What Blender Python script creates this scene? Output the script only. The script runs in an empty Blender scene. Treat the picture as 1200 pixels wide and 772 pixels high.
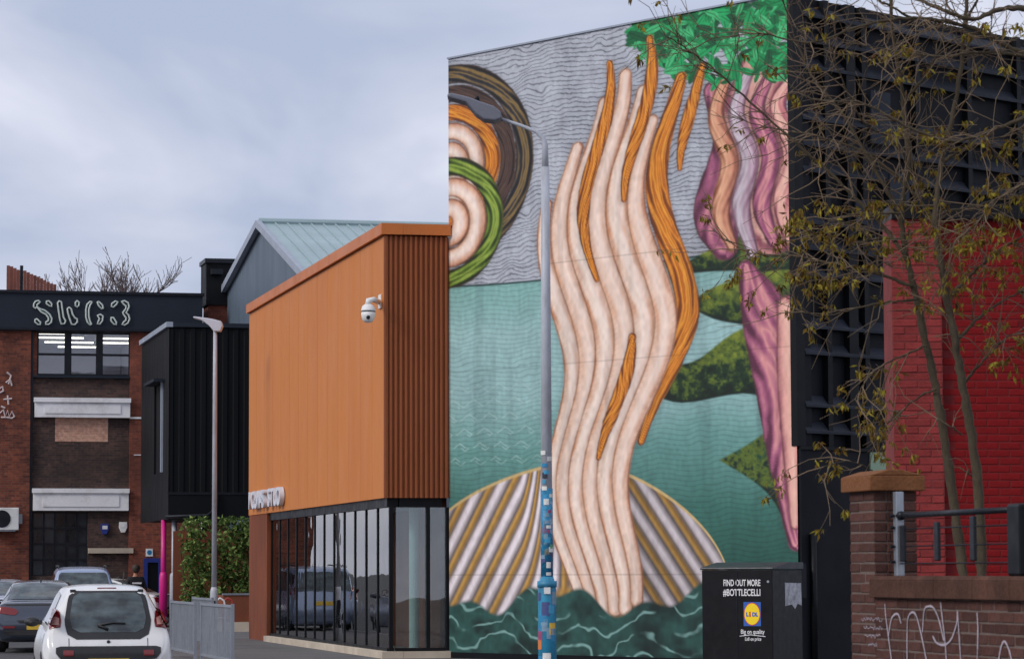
import bpy, bmesh, math, random
import numpy as np
from mathutils import Vector, Matrix
from mathutils.bvhtree import BVHTree
random.seed(7)
R_ = math.radians
S = bpy.context.scene
COL = S.collection

# ------------------------------------------------------------------ camera
F_PX, CAM_H = 3500.0, 1.62
PITCH = math.atan(283.0 / F_PX)
CAM_ROT = Matrix.Rotation(math.pi / 2 + PITCH, 3, 'X') @ Matrix.Rotation(R_(-0.2), 3, 'Z')
CAM_POS = Vector((0, 0, CAM_H))
cam_data = bpy.data.cameras.new('camera')
cam = bpy.data.objects.new('camera', cam_data)
COL.objects.link(cam)
cam.matrix_world = Matrix.Translation(CAM_POS) @ CAM_ROT.to_4x4()
cam_data.sensor_fit = 'HORIZONTAL'
cam_data.sensor_width = 36
cam_data.lens = 36 * F_PX / 1200
cam_data.clip_start, cam_data.clip_end = 0.5, 3000
cam_data.dof.use_dof = True
cam_data.dof.focus_distance = 55
cam_data.dof.aperture_fstop = 7.1
S.camera = cam

# ------------------------------------------------------------------ world, sun, exposure
SUN_DIR = Vector((-0.74, -0.50, 0.62)).normalized()      # towards the sun
w = bpy.data.worlds.new('World'); S.world = w; w.use_nodes = True
nt = w.node_tree; nt.nodes.clear()
def N(t, **k):
    n = nt.nodes.new(t)
    for a, b in k.items(): setattr(n, a, b)
    return n
sky = N('ShaderNodeTexSky', sky_type='NISHITA'); sky.sun_disc = False
sky.sun_elevation = math.asin(SUN_DIR.z); sky.sun_rotation = math.atan2(SUN_DIR.x, SUN_DIR.y)
sk = N('ShaderNodeVectorMath', operation='SCALE'); sk.inputs['Scale'].default_value = 0.06
tc = N('ShaderNodeTexCoord')
mp = N('ShaderNodeMapping'); mp.inputs['Scale'].default_value = (1.0, 1.0, 2.3); mp.inputs['Location'].default_value = (3.27, 1.1, 0.37)
n1 = N('ShaderNodeTexNoise'); n1.inputs['Scale'].default_value = 5.5; n1.inputs['Detail'].default_value = 5; n1.inputs['Roughness'].default_value = 0.5; n1.inputs['Distortion'].default_value = 0.35
rp = N('ShaderNodeValToRGB')
e = rp.color_ramp.elements
e[0].position = 0.34; e[0].color = (0.41, 0.47, 0.62, 1)
e[1].position = 0.66; e[1].color = (0.82, 0.83, 0.93, 1)
m_ = e.new(0.5); m_.color = (0.575, 0.605, 0.735, 1)
mx = N('ShaderNodeMix', data_type='RGBA'); mx.inputs['Factor'].default_value = 0.92
bg = N('ShaderNodeBackground'); bg.inputs['Strength'].default_value = 1.0
wo = N('ShaderNodeOutputWorld')
L = nt.links.new
L(sky.outputs[0], sk.inputs[0]); L(tc.outputs['Generated'], mp.inputs[0]); L(mp.outputs[0], n1.inputs['Vector'])
L(n1.outputs['Fac'], rp.inputs[0]); L(sk.outputs[0], mx.inputs['A']); L(rp.outputs[0], mx.inputs['B'])
L(mx.outputs['Result'], bg.inputs[0]); L(bg.outputs[0], wo.inputs[0])

sd = bpy.data.lights.new('sun', 'SUN'); sd.energy = 1.5; sd.angle = R_(20); sd.color = (1.0, 0.95, 0.88)
sun = bpy.data.objects.new('sun', sd); COL.objects.link(sun)
sun.rotation_euler = SUN_DIR.to_track_quat('Z', 'Y').to_euler(); sun.location = (0, 0, 60)
S.view_settings.view_transform = 'Standard'; S.view_settings.look = 'None'
S.view_settings.exposure = 0.22; S.view_settings.gamma = 1.0; S.view_settings.use_curve_mapping = False
S.render.resolution_x, S.render.resolution_y = 1024, 658

# ------------------------------------------------------------------ pixel -> ray, local frames
def ray(px, py):
    return CAM_ROT @ Vector(((px - 600) / F_PX, -(py - 386) / F_PX, -1))
def at(px, py, Y):
    d = ray(px, py); return CAM_POS + d * (Y / d.y)
def ground(px, py, z=0.0):
    d = ray(px, py); return CAM_POS + d * ((z - CAM_H) / d.z)
def at_depth(px, Y, z=0.0):                # point over the ground at depth Y seen in column px (near the horizon)
    p = at(px, 669, Y); return Vector((p.x, p.y, z))
class Fr:                                  # a local frame: base point and turn about z
    def __init__(s, loc, rz):
        s.loc = Vector(loc); s.rz = rz; s.i = Matrix.Rotation(-rz, 3, 'Z')
    def loc_ray(s, px, py):
        return s.i @ (CAM_POS - s.loc), s.i @ ray(px, py)
    def fy(s, px, py, y0=0.0):
        o, d = s.loc_ray(px, py); t = (y0 - o.y) / d.y; q = o + d * t; return q.x, q.z
    def fx(s, px, py, x0=0.0):
        o, d = s.loc_ray(px, py); t = (x0 - o.x) / d.x; q = o + d * t; return q.y, q.z
    def lo(s, p): return s.i @ (Vector(p) - s.loc)
d1 = ray(-231, 669); U = Vector((d1.x, d1.y, 0)).normalized(); V = Vector((U.y, -U.x, 0))
RZ = math.atan2(V.y, V.x)                  # the street's grid
d2 = ray(-2636, 669); MW = -Vector((d2.x, d2.y, 0)).normalized(); RZM = math.atan2(MW.y, MW.x)

# ------------------------------------------------------------------ mesh helpers
class MB:
    def __init__(s): s.v = []; s.f = []
    def box(s, x0, x1, y0, y1, z0, z1):
        b = len(s.v)
        s.v += [(x0,y0,z0),(x1,y0,z0),(x1,y1,z0),(x0,y1,z0),(x0,y0,z1),(x1,y0,z1),(x1,y1,z1),(x0,y1,z1)]
        s.f += [tuple(b+i for i in q) for q in ((0,3,2,1),(4,5,6,7),(0,1,5,4),(1,2,6,5),(2,3,7,6),(3,0,4,7))]
        return s
    def quad(s, *p):
        b = len(s.v); s.v += [tuple(q) for q in p]; s.f.append(tuple(range(b, b+len(p)))); return s
    def prism(s, poly, axis, a0, a1):       # poly of 2D points, extruded along axis; axis x:(y,z) y:(x,z) z:(x,y)
        n = len(poly); b = len(s.v)
        for a in (a0, a1):
            for p in poly:
                s.v.append({'x': (a, p[0], p[1]), 'y': (p[0], a, p[1]), 'z': (p[0], p[1], a)}[axis])
        s.f.append(tuple(b+i for i in range(n))[::-1]); s.f.append(tuple(b+n+i for i in range(n)))
        for i in range(n):
            j = (i+1) % n; s.f.append((b+i, b+j, b+n+j, b+n+i))
        return s
    def tube(s, pts, r, n=8, cap=True):
        pts = [Vector(p) for p in pts]; m = len(pts)
        rr = r if isinstance(r, (list, tuple)) else [r]*m
        b = len(s.v); prev = None
        for i, p in enumerate(pts):
            t = (pts[min(i+1, m-1)] - pts[max(i-1, 0)])
            t = t.normalized() if t.length > 1e-9 else Vector((0,0,1))
            if prev is None:
                a = t.cross(Vector((0,0,1)));
                if a.length < 1e-3: a = t.cross(Vector((1,0,0)))
                a.normalize()
            else:
                a = prev - t*prev.dot(t); a.normalize()
            prev = a; c = t.cross(a)
            for k in range(n):
                q = 2*math.pi*k/n; s.v.append(tuple(p + (a*math.cos(q) + c*math.sin(q))*rr[i]))
        for i in range(m-1):
            for k in range(n):
                k2 = (k+1) % n; s.f.append((b+i*n+k, b+i*n+k2, b+(i+1)*n+k2, b+(i+1)*n+k))
        if cap:
            s.f.append(tuple(b+k for k in range(n))[::-1]); s.f.append(tuple(b+(m-1)*n+k for k in range(n)))
        return s
    def lathe(s, prof, c=(0,0,0), n=20, axis='z'):
        b = len(s.v); m = len(prof)
        for r, h in prof:
            for k in range(n):
                q = 2*math.pi*k/n; u, v = r*math.cos(q), r*math.sin(q)
                p = {'z': (u, v, h), 'x': (h, u, v), 'y': (u, h, v)}[axis]
                s.v.append((p[0]+c[0], p[1]+c[1], p[2]+c[2]))
        for i in range(m-1):
            for k in range(n):
                k2 = (k+1) % n; s.f.append((b+i*n+k, b+i*n+k2, b+(i+1)*n+k2, b+(i+1)*n+k))
        s.f.append(tuple(b+k for k in range(n))[::-1]); s.f.append(tuple(b+(m-1)*n+k for k in range(n)))
        return s
    def mesh(s, name):
        me = bpy.data.meshes.new(name); me.from_pydata(s.v, [], s.f)
        bm = bmesh.new(); bm.from_mesh(me); bmesh.ops.recalc_face_normals(bm, faces=bm.faces); bm.to_mesh(me); bm.free()
        return me
    def build(s, name, m, parent=None, smooth=False, loc=None, bevel=0):
        me = s.mesh(name)
        if m: me.materials.append(m)
        o = bpy.data.objects.new(name, me); COL.objects.link(o)
        if parent: o.parent = parent
        if loc: o.location = loc
        if smooth:
            for p in me.polygons: p.use_smooth = True
        if bevel:
            bv = o.modifiers.new('bevel', 'BEVEL'); bv.width = bevel; bv.segments = 2; bv.limit_method = 'ANGLE'
        return o
def tag(o, label=None, cat=None, group=None, kind=None):
    if label: o['label'] = label
    if cat: o['category'] = cat
    if group: o['group'] = group
    if kind: o['kind'] = kind
    return o
def thing(name, label, cat, loc=(0,0,0), rz=0, group=None):
    o = bpy.data.objects.new(name, None); COL.objects.link(o); o.empty_display_size = 0.2
    o.location = loc; o.rotation_euler = (0, 0, rz)
    return tag(o, label, cat, group)
def box(name, m, parent, *b, **k): return MB().box(*b).build(name, m, parent, **k)
def share(src, name, parent, loc, rz=0, scale=None):
    o = bpy.data.objects.new(name, src); COL.objects.link(o); o.parent = parent; o.location = loc; o.rotation_euler = (0,0,rz)
    if scale: o.scale = scale
    return o

# ------------------------------------------------------------------ materials
def srgb(r, g, b):
    f = lambda c: (c/255/12.92) if c/255 <= 0.04045 else ((c/255+0.055)/1.055)**2.4
    return (f(r), f(g), f(b))
MATS = {}
class NB:
    def __init__(s, name):
        s.m = bpy.data.materials.new(name); s.m.use_nodes = True; s.t = s.m.node_tree
        s.p = s.t.nodes['Principled BSDF']; s.out = s.t.nodes['Material Output']; MATS[name] = s.m
    def n(s, t, ins=None, **k):
        x = s.t.nodes.new(t)
        for a, b in k.items(): setattr(x, a, b)
        for a, b in (ins or {}).items():
            if isinstance(b, bpy.types.NodeSocket): s.t.links.new(b, x.inputs[a])
            else: x.inputs[a].default_value = b
        return x
    def l(s, a, b): s.t.links.new(a, b)
    def noise(s, vec, scale, detail=4, rough=.55):
        return s.n('ShaderNodeTexNoise', {'Vector': vec, 'Scale': scale, 'Detail': detail, 'Roughness': rough}).outputs['Fac']
    def rng(s, val, a, b, lo, hi):
        return s.n('ShaderNodeMapRange', {'Value': val, 'From Min': a, 'From Max': b, 'To Min': lo, 'To Max': hi}).outputs[0]
    def mul(s, col, fac):                    # colour times scalar
        x = s.n('ShaderNodeVectorMath', {0: col}, operation='SCALE'); s.l(fac, x.inputs['Scale']); return x.outputs[0]
    def mix(s, fac, a, b):
        x = s.n('ShaderNodeMix', data_type='RGBA')
        for k, q in (('Factor', fac), ('A', a), ('B', b)):
            if isinstance(q, bpy.types.NodeSocket): s.l(q, x.inputs[k])
            else: x.inputs[k].default_value = q if k == 'Factor' else (*q[:3], 1)
        return x.outputs['Result']
    def coord(s, stretch=(1,1,1)):
        c = s.n('ShaderNodeTexCoord')
        return s.n('ShaderNodeMapping', {'Vector': c.outputs['Object'], 'Scale': stretch}).outputs[0]
    def bump(s, h, strength, dist=.01):
        b = s.n('ShaderNodeBump', {'Height': h, 'Strength': strength, 'Distance': dist}); s.l(b.outputs[0], s.p.inputs['Normal'])
def mat(name, col, rough=.65, metal=0, var=.15, scale=2.0, stretch=(1,1,1), bump=0, bscale=60, rand=0, fine=.06, fscale=40, spec=.5, dirt=None, dscale=.8):
    b = NB(name); c = b.coord(stretch); base = b.n('ShaderNodeRGB'); base.outputs[0].default_value = (*col, 1)
    f = b.rng(b.noise(c, scale), .3, .7, 1-var, 1+var)
    out = b.mul(base.outputs[0], f)
    if fine:
        out = b.mul(out, b.rng(b.noise(c, fscale, 3), .3, .7, 1-fine, 1+fine))
    if dirt:
        out = b.mix(b.rng(b.noise(c, dscale, 6, .65), .5, .72, 0, .75), out, dirt)
    if rand:
        oi = b.n('ShaderNodeObjectInfo'); out = b.mul(out, b.rng(oi.outputs['Random'], 0, 1, 1-rand, 1+rand))
    b.l(out, b.p.inputs['Base Color']); b.p.inputs['Metallic'].default_value = metal
    b.l(b.rng(b.noise(c, scale*3), .3, .7, max(rough-.08, .02), min(rough+.08, 1)), b.p.inputs['Roughness'])
    b.p.inputs['Specular IOR Level'].default_value = spec
    if bump: b.bump(b.noise(c, bscale, 4), bump)
    return b.m
def brick_mat(name, c1, c2, mortar, axes='xz', var=.25, soot=None, sfac=.6, bw=.225, rh=.075):
    b = NB(name); tcx = b.n('ShaderNodeTexCoord'); sp = b.n('ShaderNodeSeparateXYZ', {0: tcx.outputs['Object']})
    cv = b.n('ShaderNodeCombineXYZ', {0: sp.outputs[axes[0].upper()], 1: sp.outputs['Z']})
    br = b.n('ShaderNodeTexBrick', {'Vector': cv.outputs[0], 'Color1': (*c1, 1), 'Color2': (*c2, 1), 'Mortar': (*mortar, 1), 'Scale': 1.0,
             'Mortar Size': .006, 'Mortar Smooth': .2, 'Bias': 0.0, 'Brick Width': bw, 'Row Height': rh})
    c = b.coord(); out = b.mul(br.outputs['Color'], b.rng(b.noise(c, .9, 6), .3, .7, 1-var, 1+var))
    out = b.mul(out, b.rng(b.noise(c, 9, 3), .3, .7, .75, 1.25))
    if soot: out = b.mix(b.rng(b.noise(c, .55, 7, .7), .42, .7, 0, sfac), out, soot)
    b.l(out, b.p.inputs['Base Color']); b.p.inputs['Roughness'].default_value = .9
    b.bump(b.n('ShaderNodeMath', {0: b.rng(br.outputs['Fac'], 0, 1, 1, 0), 1: b.noise(c, 60)}, operation='ADD').outputs[0], .5, .01)
    return b.m
def glass_mat(name, tint=(.85, .92, .92), refl=.12, rough=.01):
    b = NB(name); g = b.n('ShaderNodeBsdfGlossy', {'Color': (1, 1, 1, 1), 'Roughness': rough}); t = b.n('ShaderNodeBsdfTransparent', {'Color': (*tint, 1)})
    fr = b.n('ShaderNodeFresnel', {'IOR': 1.38}); mixf = b.rng(fr.outputs[0], 0, 1, refl, 1)
    c = b.coord(); bp = b.n('ShaderNodeBump', {'Height': b.noise(c, 1.1, 2), 'Strength': .06, 'Distance': .05}); b.l(bp.outputs[0], g.inputs['Normal'])
    m = b.n('ShaderNodeMixShader', {0: mixf, 1: t.outputs[0], 2: g.outputs[0]}); b.l(m.outputs[0], b.out.inputs[0])
    return b.m
def emit_mat(name, col, st):
    b = NB(name); b.p.inputs['Base Color'].default_value = (*col, 1); b.p.inputs['Emission Color'].default_value = (*col, 1); b.p.inputs['Emission Strength'].default_value = st
    return b.m
def leaf_mat(name, c1, c2, c3):
    b = NB(name); a = b.n('ShaderNodeAttribute', attribute_name='tint'); r = b.n('ShaderNodeValToRGB', {0: a.outputs['Fac']})
    e = r.color_ramp.elements; e[0].color = (*c1, 1); e[1].color = (*c3, 1); e[1].position = 1; m = e.new(.5); m.color = (*c2, 1)
    b.l(r.outputs[0], b.p.inputs['Base Color']); b.p.inputs['Roughness'].default_value = .7
    b.p.inputs['Specular IOR Level'].default_value = .2
    tr = b.n('ShaderNodeBsdfTranslucent', {'Color': r.outputs[0]}); m = b.n('ShaderNodeMixShader', {0: .25, 1: b.p.outputs[0], 2: tr.outputs[0]})
    b.l(m.outputs[0], b.out.inputs[0]); return b.m
def paint_mat(name, col, coat=.6, rough=.3, metal=0):
    b = NB(name); c = b.coord()
    base = b.n('ShaderNodeRGB'); base.outputs[0].default_value = (*col, 1)
    out = b.mul(base.outputs[0], b.rng(b.noise(c, 3, 5), .3, .7, .93, 1.05)); b.l(out, b.p.inputs['Base Color'])
    b.p.inputs['Roughness'].default_value = rough; b.p.inputs['Metallic'].default_value = metal; b.p.inputs['Coat Weight'].default_value = coat; b.p.inputs['Coat Roughness'].default_value = .06
    return b.m

M_rust = mat('orange_sheet', srgb(202, 121, 50), .6, 0, .035, .5, (1, 1, .4), .12, 30, .012, .03, 9, .4, srgb(190, 110, 46), .5)
M_ribs = mat('rust_ribbed_sheet', srgb(146, 78, 38), .65, 0, .12, .6, (1, 1, .2), .15, 30, 0, .08, 20)
M_cap = mat('orange_cap', srgb(194, 108, 44), .5, 0, .10, .8, (1, 1, 1), .1, 30)
M_corten = mat('corten_dark', srgb(120, 62, 36), .75, 0, .3, 1.2, (1, 1, .4), .2, 40)
M_black = mat('black_frame', (.0055, .0062, .008), .45, 0, .2, 2, spec=.18)
M_blackclad = mat('black_cladding', (.004, .0045, .006), .6, 0, .25, 1.0, (1, 1, .2), spec=.18)
M_navy = mat('navy_black_wall', (.007, .0085, .012), .6, 0, .25, .8, (1, 1, 1), .15, 30, 0, .1, spec=.18)
M_slate = mat('slate_sheet', srgb(84, 98, 112), .55, 0, .10, .5, (1, 1, .3), .1, 30)
M_roof = mat('grey_roof_sheet', srgb(148, 168, 172), .45, 0, .10, .6, (.3, 1, 1), .1, 30)
M_trim = mat('pale_trim', srgb(150, 158, 172), .5, 0, .08, 2)
M_band = mat('charcoal_fascia', srgb(38, 44, 54), .5, 0, .12, .5, (1, 1, 1), .05, spec=.18)
M_stone = mat('pale_stone', srgb(190, 176, 158), .8, 0, .15, 2, (1, 1, 1), .3, 30)
M_white = mat('white_paint', (.78, .78, .77), .45, 0, .04, 2, dirt=(.5, .48, .45), dscale=1.4)
M_offwhite = mat('off_white_board', srgb(240, 238, 240), .6, 0, .05, 1.5, (1, 1, 1), 0, 30, 0, .04, 30, .5, srgb(176, 168, 164), .9)
M_galv = mat('galvanised_steel', srgb(150, 156, 164), .42, .55, .12, 5, (1, 1, .3), .08, 60)
M_greypaint = mat('grey_column_paint', srgb(178, 182, 192), .5, 0, .10, 3, (1, 1, .3), .05, 60, 0, .06, 30, .5, srgb(120, 118, 112), 2.5)
M_darkmetal = mat('dark_metal', (.018, .02, .026), .4, .3, .2, 5, spec=.18)
M_magenta = mat('magenta_paint', srgb(206, 30, 128), .4, 0, .08, 3)
M_brickA = brick_mat('orange_brick', srgb(150, 78, 52), srgb(104, 50, 38), srgb(112, 92, 84), 'xz', .3, srgb(52, 32, 30), .75)
M_brickD = brick_mat('sooty_brick', srgb(92, 66, 58), srgb(62, 46, 44), srgb(84, 74, 70), 'xz', .3, srgb(40, 34, 34), .7)
M_brickR = brick_mat('red_brick', srgb(140, 72, 52), srgb(110, 56, 44), srgb(120, 84, 72), 'xz', .22, srgb(70, 36, 30), .5)
M_brickP = brick_mat('pale_brick_patch', srgb(206, 156, 132), srgb(190, 138, 116), srgb(196, 172, 158), 'xz', .1)
M_glass = glass_mat('clear_glass', (.80, .88, .88), .10)
M_glassw = glass_mat('office_glass', (.92, .94, .96), .06)
M_asphalt = mat('asphalt', (.055, .055, .058), .85, 0, .25, .6, (1, 1, 1), .5, 90, 0, .2, 60)
M_pave = mat('pavement_tarmac', (.105, .10, .10), .85, 0, .2, .8, (1, 1, 1), .5, 80, 0, .2, 50)
M_kerb = mat('kerb_stone', (.26, .25, .24), .8, 0, .15, 3, (1, 1, 1), .4, 40)
M_int = mat('interior_floor', (.18, .17, .17), .5, 0, .1, 1)
M_intw = mat('interior_wall', (.22, .24, .28), .7, 0, .1, 1)
M_intp = mat('interior_pale', (.55, .62, .58), .6, 0, .05, 1)
M_blue = mat('blue_paint', srgb(34, 52, 130), .5, 0, .1, 3)
M_room = mat('office_wall', srgb(214, 214, 228), .7, 0, .06, .6)
M_roomblue = mat('office_blue_wall', srgb(70, 130, 190), .7, 0, .05, 1)

# ------------------------------------------------------------------ ground, road, pavement
g = MB().quad((-900, -60, -.02), (900, -60, -.02), (900, 1500, -.02), (-900, 1500, -.02)).build('ground', mat('ground_earth', (.08, .078, .075), .9, 0, .3, .3)); tag(g, kind='structure')
FR_S = Fr((0, 0, 0), RZ)                     # street frame: x right across the street, y along it
K = FR_S.lo(at_depth(205, 54))               # kerb line below the guard rail
kx = K.x - .35
o = MB().quad((kx-14, 10, .0), (kx, 10, .0), (kx, 130, .0), (kx-14, 130, .0)).build('road', M_asphalt); o.rotation_euler.z = RZ; tag(o, kind='structure')
o = MB().box(kx+.13, kx+60, 8, 140, -.3, .11).build('pavement', M_pave); o.rotation_euler.z = RZ; tag(o, kind='structure')
kb = bpy.data.objects.new('kerb', None); COL.objects.link(kb); kb.rotation_euler.z = RZ; tag(kb, kind='structure')
kme = MB().box(0, .125, .004, .906, -.2, .12).mesh('kerb_stone'); kme.materials.append(M_kerb)
for i in range(80): share(kme, 'kerb_stone', kb, (kx, 30+i*.91, 0))
PZ = .11                                     # level of the pavement

# ------------------------------------------------------------------ rust coloured building
C0 = ground(450.5, 771.0, PZ); RU = Fr((C0.x, C0.y, 0), RZ)
zc = RU.fx(450.5, 583)[1]; zt = RU.fx(450.5, 262)[1]; zcap = RU.fx(450.5, 275)[1]
YL = RU.fx(291, 700)[0]; XR = RU.fy(527.5, 500)[0]
rust = thing('rust_clad_building', 'orange rust clad building with ribbed end and glazed ground floor', 'building', RU.loc, RZ)
npan = 14; pw = YL/npan
for i in range(npan):
    MB().box(0, .06, i*pw+.006, (i+1)*pw-.006, zc, zcap-.02).build('cladding_panel', M_rust, rust)
box('core_wall', M_corten, rust, .062, .25, .3, YL-.02, zc+.02, zcap-.03)
MB().box(.02, .3, YL-.6, YL, 0, zc-.01).build('corner_panel', M_corten, rust)
pend = RU.fx(313, 680, .02)[0]
box('end_pier', mat('rust_pier', srgb(118, 58, 28), .85, 0, .25, 1.2, (1, 1, .4), .2, 40), rust, .015, .4, pend, YL-.02, 0, zc-.002)
# ribbed front
rib = MB(); n = 13; pp = XR/n
prof = []
for i in range(n):
    a = i*pp; prof += [(a+.02*pp, 0), (a+.42*pp, 0), (a+.55*pp, .05), (a+.88*pp, .05)]
prof.append((XR, .0))
b0 = len(rib.v)
for x, y in prof: rib.v += [(x, y-.03, zc+.0), (x, y-.03, zcap-.02)]
for i in range(len(prof)-1): rib.f.append((2*i, 2*i+2, 2*i+3, 2*i+1))
rib.build('ribbed_cladding', M_ribs, rust)
box('backing_wall', M_ribs, rust, .064, XR, .07, .28, zc+.02, zcap-.03)
box('corner_trim', M_ribs, rust, -.012, .03, -.045, .02, zc-.004, zcap-.021)
box('roof_cap', M_cap, rust, -.07, .32, -.09, YL+.05, zcap, zt)
box('roof_cap', M_cap, rust, .322, XR+.0, -.088, .3, zcap+.002, zt-.002)
box('roof', M_band, rust, .33, XR, .31, YL, zcap-.15, zt-.12)
box('side_wall', M_corten, rust, XR-.12, XR-.005, .29, YL, 0, zcap-.2)
box('rear_wall', M_corten, rust, .31, XR-.13, YL-.15, YL-.002, 0, zcap-.2)
box('head_beam', M_black, rust, .07, .27, .12, pend-.01, zc-.16, zc+.015)
box('head_beam', M_black, rust, .28, XR-.13, .075, .27, zc-.16, zc+.015)
zs = PZ+.13
box('plinth', M_stone, rust, -.06, .32, -.1, pend-.02, 0, PZ+.12)
box('plinth', M_stone, rust, .325, XR-.01, -.098, .3, 0, PZ+.118)
gx, gy = .12, .10
npn = 12; gw = (pend-.05-gy)/npn
for i in range(npn+1):
    y = gy+i*gw; box('mullion', M_black, rust, gx-.02, gx+.05, y-.03, y+.03, zs, zc-.162)
for i in range(npn):
    y = gy+i*gw; MB().box(gx, gx+.012, y+.037, y+gw-.037, zs+.05, zc-.165).build('pane', M_glass, rust)
box('sill_rail', M_black, rust, gx-.045, gx+.08, gy+.04, pend-.06, zs-.01, zs+.048)
x1 = RU.fy(501.5, 650, gy)[0]
for xx in (x1, XR-.03): box('mullion', M_black, rust, xx-.035, xx+.03, gy-.05, gy+.1, zs, zc-.163)
MB().box(gx+.105, x1-.037, gy, gy+.012, zs+.05, zc-.165).build('pane', M_glass, rust)
MB().box(x1+.032, XR-.066, gy, gy+.012, zs+.05, zc-.165).build('pane', M_glass, rust)
box('sill_rail', M_black, rust, gx+.105, XR-.07, gy-.045, gy+.08, zs-.012, zs+.047)
box('interior_floor', M_int, rust, .33, XR-.13, .31, YL-.2, 0, zs-.02)
box('interior_ceiling', M_intw, rust, .29, XR-.14, .29, YL-.2, zc-.17, zc-.02)
for y, r in ((.75, .09), (4.4, .12), (8.8, .12), (13.0, .12)):
    MB().lathe([(r, zs), (r, zc-.17)], (.62 if y > 1 else x1-.12, y, 0), 16).build('interior_column', M_intp, rust, smooth=False)
box('interior_partition', M_intw, rust, .55, XR-.14, 10.2, 10.3, zs, zc-.172)
box('interior_counter', M_intp, rust, .5, .95, 5.6, 7.4, zs, zs+1.0)
# sign letters standing proud of the long wall
y0, za = RU.fx(297, 597, 0); y1, zb = RU.fx(333, 592, 0); ztop_ = RU.fx(333, 569, 0)[1]
def font_piece(ch, h, depth, name, m, parent, loc, rot, sx=1.0, bold=0.0, align='LEFT'):
    cu = bpy.data.curves.new(name, 'FONT'); cu.body = ch; cu.size = h/0.72; cu.extrude = depth; cu.offset = bold; cu.align_x = align
    to = bpy.data.objects.new(name, cu); COL.objects.link(to); bpy.context.view_layer.update()
    dg = bpy.context.evaluated_depsgraph_get(); me = bpy.data.meshes.new_from_object(to.evaluated_get(dg))
    bpy.data.objects.remove(to)
    me.materials.clear(); me.materials.append(m)
    o = bpy.data.objects.new(name, me); COL.objects.link(o); o.parent = parent; o.location = loc; o.rotation_euler = rot; o.scale = (sx, 1, 1)
    return o
word = 'IOUWAS STUO'; hL = (ztop_-zb)*.92; step = (y0-y1)/len(word)
M_letter = mat('pale_letter', srgb(212, 216, 226), .4, 0, .03, 3)
for i, ch in enumerate(word):
    if ch == ' ': continue
    wch = {'I': .3, 'W': .95}.get(ch, .7)
    font_piece(ch, hL, .05, 'sign_letter', M_letter, rust, (-.07, y0-i*step, zb+.02), (math.pi/2, 0, -math.pi/2), step/(hL)*1.25/ (1.35 if ch == 'W' else 1), .012)

# wall mounted dome camera
yc, zcm = RU.fx(432, 364, -.25)
cc = thing('security_camera', 'white dome security camera on a bracket on the orange wall', 'security camera', RU.loc, RZ)
ya, zaa = RU.fx(446, 354, 0)
MB().box(-.035, -.002, ya-.14, ya+.06, zaa-.12, zaa+.13).build('wall_plate', M_white, cc, bevel=.01)
zd = RU.fx(431, 380, -.5)[1]; zu = RU.fx(431, 350, -.5)[1]; dx = -.55; yd = RU.fx(431.5, 365, dx)[0]; hh = zu-zd
MB().tube([(-.03, ya-.04, zaa), (-.2, ya-.04+.2*(yd-ya), zaa), (dx+.1, yd, zu-.04), (dx, yd, zu-.06), (dx, yd, zu-.14)], [.05, .045, .045, .05, .06], 10).build('bracket', M_white, cc, True)
MB().lathe([(.05, zu-.12), (.1, zu-.15), (.125, zu-.22), (.128, zd+.2)], (dx, yd, 0), 20).build('housing', M_white, cc, True)
MB().lathe([(.124, zd+.205), (.124, zd+.185)], (dx, yd, 0), 20).build('seal_ring', M_darkmetal, cc)
MB().lathe([(.122, zd+.19), (.12, zd+.12), (.10, zd+.05), (.06, zd+.01), (.01, zd)], (dx, yd, 0), 20).build('dome', M_white, cc, True)
vd = (RU.i @ (CAM_POS-RU.loc) - Vector((dx, yd, zd+.1))).normalized()
MB().lathe([(.034, -.01), (.034, .02), (.01, .024)], (0, 0, 0), 14).build('lens', M_darkmetal, cc, True).matrix_local = Matrix.Translation(Vector((dx, yd, zd+.095))+vd*.105) @ vd.to_track_quat('Z', 'Y').to_matrix().to_4x4()

# ------------------------------------------------------------------ mural building
A0 = RU.loc + V*XR; MU = Fr((A0.x-.035, A0.y-.01, 0), RZM)
ML = MU.fy(931.5, 400)[0]; MH = (MU.fy(527, 67)[1]+MU.fy(770, 22)[1])/2; MZ0 = MU.fy(700, 768)[1]
print('mural', ML, MH, MZ0, 'rust', XR, YL, zc, zt)
mur = thing('mural_building', 'tall dark building with one wall covered by a colourful painted mural', 'building', MU.loc, RZM)
BD = 16.0
box('front_wall', M_navy, mur, 0, ML-.02, .05, .4, 0, MH-.02)
box('base_strip', M_black, mur, .002, ML-.01, -.03, .045, 0, MZ0)
box('parapet_cap', M_trim, mur, -.01, ML-.0, -.01, .35, MH-.018, MH+.012)
box('left_wall', M_navy, mur, .0, .3, .42, BD, 0, MH-.02)
box('rear_wall', M_navy, mur, .31, ML-.31, BD-.3, BD, 0, MH-.02)
box('roof', M_black, mur, .31, ML-.31, .42, BD-.31, MH-.5, MH-.3)

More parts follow.
